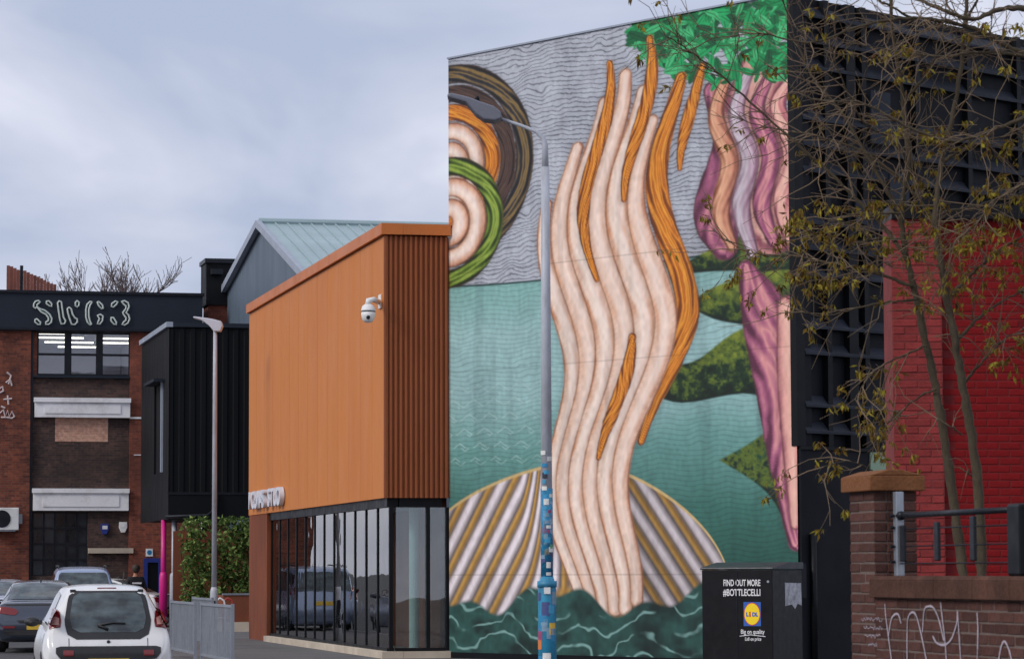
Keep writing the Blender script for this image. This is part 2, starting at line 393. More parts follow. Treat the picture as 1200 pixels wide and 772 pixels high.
# the painting: colours on a fine grid of the wall (design space 404 x 702, y down)
NX, NY = 450, 760
gxv, gyv = np.meshgrid(np.linspace(0, 404, NX+1), np.linspace(0, 702, NY+1))
X, Y = gxv.ravel(), gyv.ravel()
rng = np.random.default_rng(3)
def lin(c):
    c = np.array(c, float)/255; return np.where(c <= .04045, c/12.92, ((c+.055)/1.055)**2.4)
def vnoise(x, y, s, seed=0):
    r = np.random.default_rng(seed); gN = r.random((64, 64))
    u, v = x/s, y/s; i, j = np.floor(u).astype(int), np.floor(v).astype(int); fu, fv = u-i, v-j
    fu, fv = fu*fu*(3-2*fu), fv*fv*(3-2*fv); a = lambda p, q: gN[(j+q) % 64, (i+p) % 64]
    return (a(0,0)*(1-fu)+a(1,0)*fu)*(1-fv)+(a(0,1)*(1-fu)+a(1,1)*fu)*fv
def fb(x, y, s, seed=0): return .5*vnoise(x, y, s, seed)+.3*vnoise(x, y, s/2, seed+1)+.2*vnoise(x, y, s/4, seed+2)
def sstep(a, b, x): t = np.clip((x-a)/(b-a), 0, 1); return t*t*(3-2*t)
def spline(pts, n=90):
    P = np.array(pts, float); P = np.vstack([2*P[0]-P[1], P, 2*P[-1]-P[-2]]); out = []
    k = len(P)-3
    for s in np.linspace(0, k-1e-6, n):
        i = int(s); u = s-i; p0, p1, p2, p3 = P[i:i+4]
        out.append(.5*((2*p1)+(-p0+p2)*u+(2*p0-5*p1+4*p2-p3)*u*u+(-p0+3*p1-3*p2+p3)*u**3))
    return np.array(out)
img = np.zeros((X.size, 3))
def put(mask, col):
    global img
    c = np.asarray(col); c = c if c.ndim == 2 else c[None, :]
    img = img*(1-mask[:, None]) + c*mask[:, None]
def ramp(t, *cols):
    cs = np.array([lin(c) for c in cols]); k = np.clip(t, 0, 1)*(len(cs)-1); i = np.minimum(k.astype(int), len(cs)-2); f = (k-i)[:, None]
    return cs[i]*(1-f)+cs[i+1]*f
wob = fb(X, Y, 40, 11)
# hatched pale grey field
hat = np.sin((Y + 3.5*np.sin(X/23+wob*5) + 14*wob)*2*np.pi/5.2 + (fb(X, Y, 9, 5)-.5)*5)
shade = .35*fb(X, Y, 70, 21)+.65*fb(X, Y, 22, 22)
line = sstep(.15+.6*(1-shade), .95, hat)
put(np.ones(X.size), ramp(shade, (196, 200, 208), (178, 182, 192), (150, 154, 164)))
put(line*(.35+.55*shade), lin((52, 56, 64)))
# teal field
hz = 272+4*np.sin(X/70)
wat = sstep(-1, 1, Y-hz)
t = (Y-hz)/330
wcol = ramp(t+.1*(fb(X, Y, 60, 8)-.5), (128, 176, 170), (156, 194, 194), (152, 190, 190), (104, 154, 148), (58, 110, 100), (36, 86, 76))
put(wat, wcol)
wl = np.sin((Y + 2.2*np.sin(X/11+wob*6)+6*wob)*2*np.pi/5.5)
put(wat*sstep(.55, .98, wl)*.45, wcol*.45)
chev = Y + 9*np.abs(((X+6*np.floor(Y/16)) % 26)/13-1)
cm = wat*sstep(1, .0, np.abs((chev % 17)-8.5)/1.5)*sstep(200, 60, X)*sstep(375, 400, Y)*sstep(500, 470, Y)
put(cm*.6, lin((176, 208, 204)))
put(sstep(2, .3, np.abs(Y-hz)), lin((40, 66, 66)))
# green headlands
def poly_mask(pts, soft=1.5):
    P = np.array(pts, float); ins = np.zeros(X.size, bool); dmin = np.full(X.size, 1e9)
    for k in range(len(P)):
        a, b = P[k], P[(k+1) % len(P)]
        cond = (a[1] > Y) != (b[1] > Y)
        with np.errstate(divide='ignore', invalid='ignore'):
            xi = (b[0]-a[0])*(Y-a[1])/(b[1]-a[1]+1e-12)+a[0]
        ins ^= cond & (X < xi)
        ab = b-a; tt = np.clip(((X-a[0])*ab[0]+(Y-a[1])*ab[1])/(ab@ab), 0, 1)
        dmin = np.minimum(dmin, np.hypot(X-a[0]-tt*ab[0], Y-a[1]-tt*ab[1]))
    sd = np.where(ins, dmin, -dmin); return sstep(-soft, soft, sd), sd
def land(pts, hi=(126, 138, 44), lo=(22, 50, 26)):
    pts = [tuple(q[:2]) for q in spline([(a_, c_, 0) for a_, c_ in pts+[pts[0]]], 40)][:-1]
    m, sdv = poly_mask(pts)
    ys = [p[1] for p in pts]; tt = (Y-min(ys))/(max(ys)-min(ys)); nn = fb(X, Y, 7, 31)
    c = ramp(tt*.9+(nn-.5)*1.3+.05, hi, (92, 110, 36), lo, (8, 26, 16)); put(m, c)
    put(m*sstep(4, 1, np.abs(sdv))*sstep(.45, .6, tt), lin((10, 28, 18)))
land([(270, 285), (300, 268), (345, 252), (404, 240), (404, 300), (340, 288)])
land([(286, 320), (330, 300), (404, 296), (404, 350), (330, 342)])
land([(240, 410), (268, 388), (300, 380), (345, 352), (412, 340), (412, 424), (345, 420), (280, 426)])
land([(322, 490), (350, 476), (385, 455), (404, 448), (404, 585), (385, 545), (366, 520)], (24, 70, 44), (8, 40, 28))
# banded mound of pale, grey and gold stripes
top = 645-155*np.sqrt(np.clip(1-((X-140)/196)**2, 0, 1)) + 3*np.sin(X/37)
mnd = sstep(-1, 1, Y-top)*sstep(1, -1, X-335)
lean = np.where(X < 150, .55, -.65)*sstep(0, 60, np.abs(X-150))
q = (X-150) + lean*(Y-640)*1.0
ph = (q/27.0) % 1.0; tone = np.floor(q/27.0)
lite = np.where(X < 190, 1.0, 0.72)[:, None]
sc = ramp(ph, (120, 108, 104), (226, 212, 216), (236, 226, 230), (176, 164, 166), (96, 90, 92), (200, 152, 74), (150, 112, 52), (120, 108, 104))
put(mnd, sc*lite*(0.85+.3*fb(X, Y, 50, 44))[:, None])
put(sstep(3, .5, np.abs(Y-top))*sstep(332, 326, X), lin((206, 176, 120)))
gold = np.exp(-((X-165)/70)**2-((Y-655)/34)**2); gm = sstep(.35, .6, gold)
put(gm, ramp((np.sin(q/3.2)*.5+.5)*.7+.2*fb(X, Y, 12, 3), (150, 104, 40), (206, 160, 84), (120, 80, 34)))
# ribbons
def ribbon(pts, cols, shadow=.55, edge=None, grain=0):          # pts: (x, y, half width)
    P = spline(pts); L_ = np.hypot(*np.diff(P[:, :2], axis=0).T).sum(); best = np.full(X.size, 1e9); cr = np.zeros(X.size); al = np.zeros(X.size); wd = np.ones(X.size)
    x0, x1, y0, y1 = P[:, 0].min()-60, P[:, 0].max()+60, P[:, 1].min()-60, P[:, 1].max()+60
    idx = np.where((X > x0) & (X < x1) & (Y > y0) & (Y < y1))[0]; xs, ys = X[idx], Y[idx]
    for k in range(len(P)-1):
        a, b = P[k], P[k+1]; ab = b[:2]-a[:2]; L2 = ab@ab+1e-9
        tt = np.clip(((xs-a[0])*ab[0]+(ys-a[1])*ab[1])/L2, 0, 1); hw = a[2]+(b[2]-a[2])*tt
        dx, dy = xs-a[0]-tt*ab[0], ys-a[1]-tt*ab[1]; d = np.hypot(dx, dy); sg = np.sign(dx*ab[1]-dy*ab[0])
        rel = d-hw; m = rel < best[idx]
        ii = idx[m]; best[ii] = rel[m]; cr[ii] = (sg*d/np.maximum(hw, .5))[m]; al[ii] = (k+tt[m])/len(P); wd[ii] = hw[m]
    put(sstep(7, 0, best)*.35*shadow, lin((30, 28, 30)))
    m = sstep(1.2, -1.2, best+1.6*(fb(X, Y, 9, 52)-.5)); u = (cr+1)/2+.22*(fb(X, Y*.35, 8, 51)-.5)
    if grain: u = u+grain*np.sin(cr*9+6*np.sin(al*9)+3*fb(X, Y, 30, 14))*.5
    put(m, ramp(u, *cols))
    put(m*sstep(-2.4, -.6, best)*.55, lin((70, 44, 34)))
    put(m*sstep(.75, .98, np.sin((al*L_+cr*wd*.6)*2*np.pi/6.5))*sstep(.25, .95, np.abs(cr))*.16, lin((60, 40, 36)))
PEACH = [(206, 142, 104), (240, 210, 190), (248, 228, 214), (240, 214, 200), (224, 176, 148), (176, 112, 84)]
ORANGE = [(120, 58, 14), (206, 118, 30), (236, 158, 54), (188, 98, 22), (226, 140, 44), (132, 66, 18)]
MAUVE = [(92, 40, 66), (168, 92, 124), (222, 150, 150), (176, 96, 128), (120, 56, 88)]
PINK = [(150, 80, 96), (232, 170, 158), (240, 190, 172), (206, 128, 130), (140, 72, 96)]
# drapery-like ribbons by the right edge
ribbon([(318, 90, 10), (340, 150, 22), (322, 220, 26), (330, 262, 14)], MAUVE, grain=.25)
ribbon([(372, 78, 26), (360, 130, 34), (372, 190, 36), (382, 250, 26)], PINK, grain=.3)
for k_ in range(4):
    x_ = 330+k_*22
    ribbon([(x_+4, 74+6*k_, 6), (x_-8, 120, 9), (x_+6, 170, 10), (x_-4, 220, 10), (x_+8, 262+10*(k_ % 2), 6)], [[(150, 84, 60), (232, 176, 140), (206, 138, 110), (130, 70, 60)], [(150, 120, 136), (214, 200, 210), (190, 160, 176), (140, 96, 120)], MAUVE, PINK][k_], grain=.2)
ribbon([(352, 286, 8), (372, 340, 24), (384, 420, 22), (392, 500, 16), (402, 580, 8)], MAUVE, grain=.35)
ribbon([(395, 330, 10), (398, 400, 14), (400, 470, 12), (402, 560, 6)], PINK)
# leafy corner
for k in range(420):
    a = rng.random(); cx = 404-175*rng.random()**1.1; cy = 4+rng.random()**1.3*(88-.10*(404-cx))*min(1, (cx-215)/120+.25)
    an = rng.uniform(0, 6.28); ll = rng.uniform(6, 13); ww = ll*.34
    sel = np.where((np.abs(X-cx) < 15) & (np.abs(Y-cy) < 15))[0]; dx, dy = X[sel]-cx, Y[sel]-cy
    p, r = dx*math.cos(an)+dy*math.sin(an), -dx*math.sin(an)+dy*math.cos(an); dd = np.hypot(p/ll, r/ww)
    mm = np.zeros(X.size); mm[sel] = sstep(1.15, .9, dd)
    lc_ = lin([(16, 140, 78), (30, 168, 96), (10, 104, 58), (70, 190, 120), (12, 86, 50)][rng.integers(5)]); put(mm, lc_)
    m2 = np.zeros(X.size); m2[sel] = mm[sel]*(sstep(1.1, .3, np.abs(r))*sstep(1, .8, np.abs(p)/ll)+.7*sstep(.82, 1.0, dd)); put(np.clip(m2, 0, 1)*.55, lin((6, 50, 32)))
# tall parallel streamers through the middle: warm pale bands with orange ones between, an abstract pattern
def streamer(x0, ya, yb_, hw, cols, amp, ph, per=210, grain=0, drift=0.0):
    ys_ = np.arange(ya, yb_+1, 22.0); n_ = len(ys_)
    cv = lambda y: min(1, max(0, (y-330)/320))
    ribbon([(x0+(170-x0)*.48*cv(y)+amp*math.sin((y+ph)/per*6.283), y, hw*(1-.42*cv(y))*(.5+.5*min(1, 4*i/n_))*(1 if yb_ > 640 else .4+.6*min(1, 3.2*(n_-1-i)/n_))) for i, y in enumerate(ys_)], cols, grain=grain)
streamer(272, 70, 480, 13, ORANGE, 17, 44, 300, .5)
for k_, (x_, a_, b_, h_) in enumerate(((138, 190, 660, 13), (158, 130, 660, 14), (180, 84, 660, 15), (203, 56, 660, 15), (226, 78, 660, 15), (248, 112, 660, 13))):
    streamer(x_, a_, b_, h_, [PEACH, [(222, 166, 132), (236, 204, 184), (244, 220, 206), (230, 192, 170), (190, 128, 98)]][k_ % 2], 17, 6*k_, 300, .10)
streamer(186, 40, 300, 8, ORANGE, 17, 15, 300, .5)
streamer(234, 20, 210, 8, ORANGE, 17, 27, 300, .5)
streamer(210, 350, 500, 9, ORANGE, 17, 21, 300, .5)
streamer(296, 60, 190, 7, ORANGE, 15, 50, 300, .4)
# nested arcs in the upper left
BROWN = [(40, 28, 28), (96, 70, 58), (60, 44, 42), (88, 64, 54), (36, 26, 26)]
OLIVE = [(30, 44, 12), (96, 124, 34), (150, 172, 70), (84, 110, 28), (26, 40, 12)]
DARKG = [(20, 20, 24), (54, 54, 58), (140, 112, 62), (70, 60, 50), (18, 18, 22)]
def arc(rad, hw, cols, grain=0, cy=128):
    ribbon([(rad*math.sin(t_), cy-rad*1.12*math.cos(t_), hw) for t_ in np.linspace(-.1, 3.2, 14)], cols, grain=grain)
arc(98, 11, DARKG, .5); arc(77, 10, BROWN, .5); arc(57, 10, ORANGE, .4); arc(37, 10, PEACH); arc(17, 10, PEACH)
arc(60, 11, OLIVE, .4, 196); arc(38, 11, PEACH, 0, 196); arc(16, 11, PEACH, 0, 196)
# dark swell along the bottom
dk = sstep(-3, 3, Y-(640+12*np.sin(X/28)+8*np.sin(X/11+2)))
put(dk, ramp(fb(X, Y, 24, 61), (6, 18, 18), (14, 44, 40), (40, 84, 78), (20, 50, 46)))
foam = np.abs(((Y+10*np.sin(X/13+4*fb(X, Y, 30, 9))+8*np.sin(X/31)) % 22)-11)
put(dk*sstep(2.6, .4, foam)*sstep(.35, .6, fb(X, Y, 26, 71)), lin((122, 164, 158)))
# weathering and panel joints of the wall itself
img *= (.90+.2*fb(X, Y, 90, 90))[:, None]
img *= (.90+.2*vnoise(X, Y*.5, 3.1, 95))[:, None]
img *= (1-.16*sstep(.58, .8, fb(X*1.0, Y*.07, 14, 97)))[:, None]
for yj in (258, 374, 612): img *= (1-.25*sstep(1.2, .3, np.abs(Y-yj)))[:, None]
mv = np.stack([X/404*ML, np.zeros(X.size), MZ0+(702-Y)/702*(MH-.02-MZ0)], 1)
ii = np.arange(NX*NY); r0 = (ii//NX)*(NX+1)+ii % NX
mf = np.stack([r0, r0+NX+1, r0+NX+2, r0+1], 1)
me = bpy.data.meshes.new('mural_painting'); me.from_pydata(mv.tolist(), [], mf.tolist())
ca = me.color_attributes.new('paint', 'FLOAT_COLOR', 'POINT')
ca.data.foreach_set('color', np.concatenate([img, np.ones((X.size, 1))], 1).astype(np.float32).ravel())
b = NB('mural_paint'); a = b.n('ShaderNodeAttribute', attribute_name='paint'); b.l(a.outputs['Color'], b.p.inputs['Base Color']); b.p.inputs['Roughness'].default_value = .75
b.bump(b.noise(b.coord(), 14, 5), .15)
me.materials.append(b.m)
o = bpy.data.objects.new('mural_painting', me); COL.objects.link(o); o.parent = mur; o.location = (0, .02, 0)

# dark side of the mural building: plinth wall, posts, louvre ledges
zp = MU.fx(950, 527, ML)[1]
yE = BD
box('side_wall', M_navy, mur, ML-.3, ML-.1, .06, yE, 0, MH-.03)
box('side_plinth', M_navy, mur, ML-.098, ML+.05, .05, yE, 0, zp)
box('plinth_ledge', M_black, mur, ML-.097, ML+.09, .052, yE, zp+.002, zp+.05)
box('corner_post', M_black, mur, ML-.096, ML+.03, .0, .2, zp+.055, MH+.0)
M_ledge = mat('dark_louvre', (.024, .028, .038), .5, .1, .3, 1.5, spec=.18)
ys = [MU.fx(p, 450, ML)[0] for p in (972, 1003, 1016)]
for k in range(9): ys.append(ys[-1]+1.35+.0*k)
for k, y in enumerate(ys):
    if y < yE-.2: box('post', M_black, mur, ML-.096, ML+.02, y-(.16 if k == 1 else .05), y+.06, zp+.055, MH-.04)
hz_ = (MH-zp-.2); nr = 17
slat_me = None
for k in range(nr):
    z = zp+.28+k*hz_/nr
    if k in (2, 5, 9, 13):
        continue
    m = MB().prism([(.0, .0), (.13, -.02), (.13, .02), (.0, .17)], 'y', .22, yE-.1)
    m.v = [(ML-.099+v[0], v[1], z+v[2]) for v in m.v]
    m.build('louvre', M_ledge, mur)
for (pa, pb, ya_, yb_) in ((1000, 1014, 236, 262), (1018, 1040, 110, 168), (1040, 1062, 205, 240)):
    y0, z0 = MU.fx(pa, yb_, ML+.02); y1, z1 = MU.fx(pb, ya_, ML+.02)
    box('vent_panel', M_band, mur, ML+.05, ML+.08, y0, y1, z0, z1)
y0, z0 = MU.fx(953, 600, ML+.1)
MB().tube([(ML+.10, y0, 0.02), (ML+.10, y0, MU.fx(953, 625, ML+.1)[1])], .05, 10).build('downpipe', M_black, mur, True)
box('conduit_box', M_darkmetal, mur, ML+.052, ML+.12, y0-.32, y0-.2, MU.fx(945, 700, ML)[1], MU.fx(945, 660, ML)[1])
y0, z0 = MU.fx(1018, 552, ML+.03); y1, z1 = MU.fx(1050, 527, ML+.03)
box('green_panel', mat('sage_panel', srgb(140, 166, 140), .6, 0, .08, 2), mur, ML+.052, ML+.075, y0, y1, z0, z1-.01)
exec_marker = None

# ------------------------------------------------------------------ brick warehouse with charcoal fascia
P0 = at_depth(0, 93); SW = Fr((P0.x, P0.y, 0), RZ)
sx = lambda px: SW.fy(px, 500)[0]
szv = lambda py: SW.fy(90, py)[1]
war = thing('brick_warehouse', 'brick warehouse with charcoal fascia, lit top windows and white lintel boards', 'building', SW.loc, RZ)
xa, xb, xe, xl = sx(36), sx(152), sx(236), sx(0)-1.6  # unseen left end cut short so the orange building's glazing reflects sky
ztp, zbd = szv(345), szv(389)
box('pilaster', M_brickA, war, xl, xa-.02, 0, .45, 0, zbd+.02)
box('pilaster', M_brickR, war, xb, xe, 0, .45, 0, zbd+.02)
box('drain_joint', M_darkmetal, war, xa-.018, xa+.06, .02, .4, 0, zbd)
xw0, xw1 = sx(44), sx(151.2); zw0, zw1 = szv(441), zbd
yb = .12
zl1, zl0 = szv(600), szv(674); xl0, xl1 = sx(40), sx(104)
box('bay_wall', M_brickD, war, xa+.062, xb-.004, yb, .45, zl1, zw0-.05)
box('bay_wall', M_brickD, war, xl1, xb-.004, yb+.003, .45, 0, zl1-.002)
box('bay_wall', M_brickD, war, xa+.062, xl1-.004, yb, .45, 0, zl0)
box('bay_reveal', M_brickA, war, xa+.062, xw0-.03, yb, .45, zw0-.045, zbd)
box('sill', M_band, war, xw0-.12, xw1+.01, yb-.14, yb+.2, zw0-.045, zw0+.03)
x0, x1 = sx(65), sx(127); z0, z1 = szv(517), szv(489)
box('brick_patch', M_brickP, war, x0, x1, yb-.012, yb-.002, z0, z1)
def lintel(pa, pb, ya, yb_):
    x0, x1, z0, z1 = sx(pa), sx(pb), szv(yb_), szv(ya)
    l = box('lintel_board', M_offwhite, war, x0, x1, -.1, yb-.014, z0, z1)
    box('top_moulding', M_offwhite, l, x0-.04, x1+.02, -.17, -.102, z1-.12, z1+.02)
    box('raised_panel', M_offwhite, l, x0+.3, x1-.3, -.125, -.102, z0+.12, z1-.2)
lintel(40.5, 152, 467, 489); lintel(39.5, 151, 573, 598)
f = box('fascia', M_band, war, xl, xe, -.16, .45, zbd+.022, ztp)
box('fascia_cap', M_darkmetal, war, xl, xe+.05, -.22, .5, ztp+.002, ztp+.09)
box('fascia_cap', M_darkmetal, war, xl, xe, -.19, -.162, zbd+.03, zbd+.1)
box('roof', M_band, war, xl, xe, .47, 12, ztp-.35, ztp-.1)
box('rear_wall', M_brickD, war, xl, xe, 12.02, 12.3, 0, ztp-.1)
box('side_wall', M_brickD, war, xe-.3, xe-.01, .47, 12, 0, ztp-.36)
# three sash windows
wp = [(45, 75.5), (83.5, 112.5), (120.5, 150.8)]
for a, c in wp:
    x0, x1 = sx(a), sx(c); zm = szv(415)
    fm = MB(); t = .06
    fm.box(x0-t, x0, yb+.02, yb+.14, zw0+.032, zw1-.0).box(x1, x1+t, yb+.02, yb+.14, zw0+.032, zw1)
    fm.box(x0, x1, yb+.025, yb+.135, zw0+.032, zw0+.09).box(x0, x1, yb+.025, yb+.135, zw1-.05, zw1).box(x0, x1, yb+.02, yb+.13, zm-.035, zm+.035)
    wdw = fm.build('window', M_darkmetal, war)
    box('pane', M_glassw, wdw, x0+.003, x1-.003, yb+.07, yb+.078, zm+.037, zw1-.052)
    box('pane', M_glassw, wdw, x0+.003, x1-.003, yb+.07, yb+.078, zw0+.092, zm-.037)
for a, c in ((76.8, 82.2), (113.8, 119.2)):
    box('window_post', M_darkmetal, war, sx(a)+.0, sx(c), yb+.0, yb+.3, zw0+.032, zw1)
# lit office behind them
rx0, rx1, ry1, rz0, rz1 = xw0-.03, xw1+.6, 8.5, zw0-.6, zw1+.12
box('office_ceiling', M_room, war, rx0-1, rx1, .47, ry1, rz1, rz1+.1)
box('office_floor', M_room, war, rx0-1, rx1, .47, ry1, rz0-.1, rz0)
box('office_rear_wall', M_room, war, rx0-1, rx1, ry1+.01, ry1+.1, rz0, rz1)
box('office_side_wall', M_roomblue, war, rx0-1.1, rx0-1.01, .47, ry1, rz0, rz1)
box('office_side_wall', M_room, war, rx1+.01, rx1+.1, .47, ry1, rz0, rz1)
M_tube = emit_mat('lit_tube', (1, .95, .82), 2.6)
for k, (yy, a, c) in enumerate(((1.2, -.5, 1.0), (2.9, .2, 1.7), (4.8, .6, 2.2), (6.8, 1.2, 2.6), (1.0, 1.9, 3.3), (2.9, 2.2, 3.35), (4.8, 2.5, 3.4))):
    tl = thing('strip_light', 'lit fluorescent strip light under the office ceiling behind the top windows', 'ceiling light', SW.loc, RZ, 'strip lights in the lit office')
    box('tube', M_tube, tl, rx0+a, rx0+c, yy, yy+.12, rz1-.10, rz1-.06)
    box('fitting', M_white, tl, rx0+a, rx0+c, yy-.03, yy+.15, rz1-.058, rz1-.002)
# lower multi pane window
fm = MB(); nxw, nzw = 5, 4
for i in range(nxw+1):
    x = xl0+(xl1-xl0)*i/nxw; fm.box(x-.03, x+.03, yb+.05, yb+.13, zl0+.0, zl1-.003)
for j in range(nzw+1):
    z = zl0+(zl1-zl0)*j/nzw; fm.box(xl0+.032, xl1-.034, yb+.055, yb+.125, z-(.0 if j == 0 else .03), z+(.03 if j < nzw else -.004))
lw = fm.build('window', M_darkmetal, war)
M_dkglass = mat('dirty_dark_glass', (.022, .028, .034), .15, 0, .5, 1.5, rand=.5)
for i in range(nxw):
    for j in range(nzw):
        x0, x1 = xl0+(xl1-xl0)*i/nxw+.032, xl0+(xl1-xl0)*(i+1)/nxw-.032; z0, z1 = zl0+(zl1-zl0)*j/nzw+.032, zl0+(zl1-zl0)*(j+1)/nzw-.032
        MB().box(x0, x1, yb+.085, yb+.095, z0, z1).build('pane', M_dkglass, lw)
box('string_course', M_stone, war, xl1+.02, sx(157), -.06, yb+.0, szv(648), szv(642))
box('cable', M_offwhite, war, xb, sx(166), -.03, -.004, szv(490), szv(488))
box('cable', M_offwhite, war, sx(157), sx(166), -.03, -.004, szv(533), szv(532))
# blue framed doorway
x0, x1 = sx(169), sx(190); zd1 = szv(654)
dr = MB().box(x0, x0+.13, -.07, -.004, 0, zd1).box(x1-.1, x1, -.07, -.004, 0, zd1).box(x0+.131, x1-.101, -.07, -.004, zd1-.13, zd1).build('door_frame', M_blue, war)
box('doorway_dark', M_black, dr, x0+.132, x1-.102, -.03, -.005, 0, zd1-.132)  # black sheet stands in for the shade inside the open doorway
# outlined lettering on the fascia, traced as tube shapes
M_neon = mat('pale_outline', srgb(196, 206, 200), .4, 0, .04, 4)
def loop(pts): # px in the 912 wide enlargement of (30..160, 340..450)
    return [(30+x/7.015, 340+y/7.015) for x, y in pts]
LET = [
 [(92,140),(78,150),(66,135),(68,112),(82,92),(104,86),(120,96),(108,110),(94,118),(96,138),(116,152),(160,168),(196,196),(216,232),(212,264),(190,282),(164,280),(168,262),(188,250),(188,226),(166,198),(126,178)],
 [(172,92),(192,90),(216,112),(214,134),(196,130),(170,108)], [(78,244),(92,236),(124,264),(120,284),(100,282),(76,258)],
 [(264,104),(276,90),(294,96),(300,140),(312,222),(330,252),(320,276),(292,278),(282,240),(270,160)],
 [(344,152),(358,142),(374,152),(386,196),(404,226),(424,236),(426,262),(404,284),(378,280),(364,240),(348,186)],
 [(410,100),(424,88),(440,98),(438,126),(424,140),(410,128)],
 [(546,98),(530,94),(506,116),(496,160),(496,220),(508,262),(530,288),(544,280),(528,250),(520,210),(520,160),(530,124)],
 [(590,96),(606,98),(632,122),(640,152),(624,154),(600,126)], [(592,208),(616,200),(636,212),(632,252),(610,280),(590,276),(600,252),(608,234)],
 [(708,112),(738,90),(758,96),(748,116),(722,140),(706,134)],
 [(790,94),(812,88),(842,102),(852,134),(838,166),(826,184),(846,202),(856,236),(842,270),(814,288),(794,280),(806,262),(826,246),(826,226),(806,200),(800,184),(824,152),(826,130),(804,112)],
 [(704,226),(722,226),(746,262),(746,284),(726,280),(702,250)]]
for pts in LET:
    q = loop(pts); w3 = []
    for px, py in q:
        x, z = SW.fy(px, py, -.2); w3.append((x, -.2, z))
    w3.append(w3[0]); w3.append(w3[1])
    MB().tube(w3, .03, 6, False).build('sign_letter_outline', M_neon, f, True)
# graffiti tags on the left pilaster
gfi = MB()
for s in ([(8,436),(13,440),(10,450),(7,448),(12,444),(14,452)], [(0,455),(3,453),(4,458),(0,460)], [(4,468),(14,467)], [(9,463),(10,474)], [(0,484),(4,480),(6,488),(9,481),(11,488),(14,482),(17,488),(14,490),(8,489),(1,489)], [(1,476),(6,478)]):
    gfi.tube([(SW.fy(a, c, -.006)[0], -.006, SW.fy(a, c, -.006)[1]) for a, c in s], .03, 5)
gfi.build('graffiti', mat('chalk_white_paint', srgb(206, 190, 190), .8, 0, .1, 4), war)
# ac unit, alarm boxes, round sign
ac = thing('air_conditioner', 'white wall mounted air conditioning unit with round fan grille', 'air conditioner', SW.loc, RZ)
x0, x1, z0, z1 = sx(22)-.92, sx(22), szv(621), szv(595)
box('casing', M_white, ac, x0, x1, -.45, -.1, z0, z1, bevel=.02)
MB().lathe([(.26, -.47), (.27, -.452)], ((x0+x1)/2-.06, 0, (z0+z1)/2), 24, 'y').build('fan_grille', M_darkmetal, ac)
for zz in (z0-.04,): box('wall_bracket', M_galv, ac, x0+.1, x1-.1, -.42, -.002, zz, z0-.002)
box('side_valve', M_galv, ac, x1+.002, x1+.12, -.25, -.15, z0+.2, z0+.5)
for (px, py, m, lab) in ((122.5, 619, M_blue, 'small blue alarm box on the sooty brick bay'), (144, 617, M_white, 'small white alarm box on the sooty brick bay')):
    x, z = SW.fy(px, py, yb); th = thing('alarm_box', lab, 'alarm box', SW.loc, RZ)
    MB().prism([(x-.12, z+.15), (x+.12, z+.15), (x+.13, z-.02), (x+.06, z-.18), (x-.06, z-.18), (x-.13, z-.02)], 'y', yb-.10, yb-.001).build('cover', m, th, bevel=.01)
    box('label_plate', M_offwhite, th, x-.08, x+.08, yb-.108, yb-.102, z-.02, z+.09)
x, z = SW.fy(175, 647, -.01)
sg = thing('wall_sign', 'small white sign with a blue disc above the blue doorway', 'sign', SW.loc, RZ)
box('plate', M_offwhite, sg, x-.11, x+.11, -.03, -.004, z-.12, z+.12)
MB().lathe([(.075, -.036), (.075, -.031)], (x, 0, z), 18, 'y').build('disc', mat('sign_blue', srgb(30, 120, 170), .5, 0, .03), sg)

# rooftop plant room of black sheet over a brick stub
x0, x1 = SW.fy(235.5, 330, 1.9)[0], sx(292)
zr0, zr1 = SW.fy(240, 357, .6)[1], SW.fy(240, 308, .6)[1]
pr = thing('plant_room', 'black sheet clad rooftop room on a red brick stub behind the slate gable', 'rooftop room', SW.loc, RZ)
box('cladding', M_blackclad, pr, x0, x1+1, .6, 1.9, zr0, zr1); box('cap', M_darkmetal, pr, x0-.05, x1+1.05, .5, 1.95, zr1+.002, zr1+.14)
box('brick_stub', M_brickR, pr, x0+.08, x1+1, .7, 1.9, 0, zr0-.003)
box('floodlight', M_darkmetal, pr, x0+.12, x0+.5, .3, .58, zr1-.38, zr1-.22)

# ------------------------------------------------------------------ black overhanging box
B0 = at(197, 608, 82); BK = Fr((B0.x, B0.y, 0), RZ)
bz0, bz1 = B0.z, BK.fy(197, 383)[1]; byb = BK.fx(165.5, 500)[0]; bxr = BK.fy(296, 500)[0]
bb = thing('black_upper_storey', 'black ribbed cladding box overhanging the yard on slim poles', 'building', BK.loc, RZ)
box('core', M_blackclad, bb, .05, bxr, .05, byb-.05, bz0+.02, bz1-.05)
m = MB(); prof = []; k = 0.0
while k < bxr-.2: prof += [(k, 0), (k+.12, 0), (k+.15, .035), (k+.27, .035)]; k += .30
zj = BK.fy(197, 578)[1]
for x, y in prof: m.v += [(x, y, zj), (x, y, bz1-.02)]
for i in range(len(prof)-1): m.f.append((2*i, 2*i+2, 2*i+3, 2*i+1))
m.build('ribbed_cladding', M_blackclad, bb)
box('base_band', M_blackclad, bb, 0, bxr, -.01, .045, bz0, zj-.01)
box('base_trim', M_darkmetal, bb, -.02, bxr, -.03, -.012, bz0-.0, bz0+.08)
box('base_trim', M_darkmetal, bb, -.02, bxr, -.03, -.012, zj-.03, zj+.04)
ysl0, zsl0 = BK.fx(190.5, 553); ysl1, zsl1 = BK.fx(181, 453)
box('side_cladding', M_blackclad, bb, 0, .046, .0, ysl0, bz0, bz1-.02); box('side_cladding', M_blackclad, bb, 0, .046, ysl1, byb, bz0, bz1-.02)
box('side_cladding', M_blackclad, bb, 0, .046, ysl0+.002, ysl1-.002, bz0, zsl0); box('side_cladding', M_blackclad, bb, 0, .046, ysl0+.002, ysl1-.002, zsl1, bz1-.02)
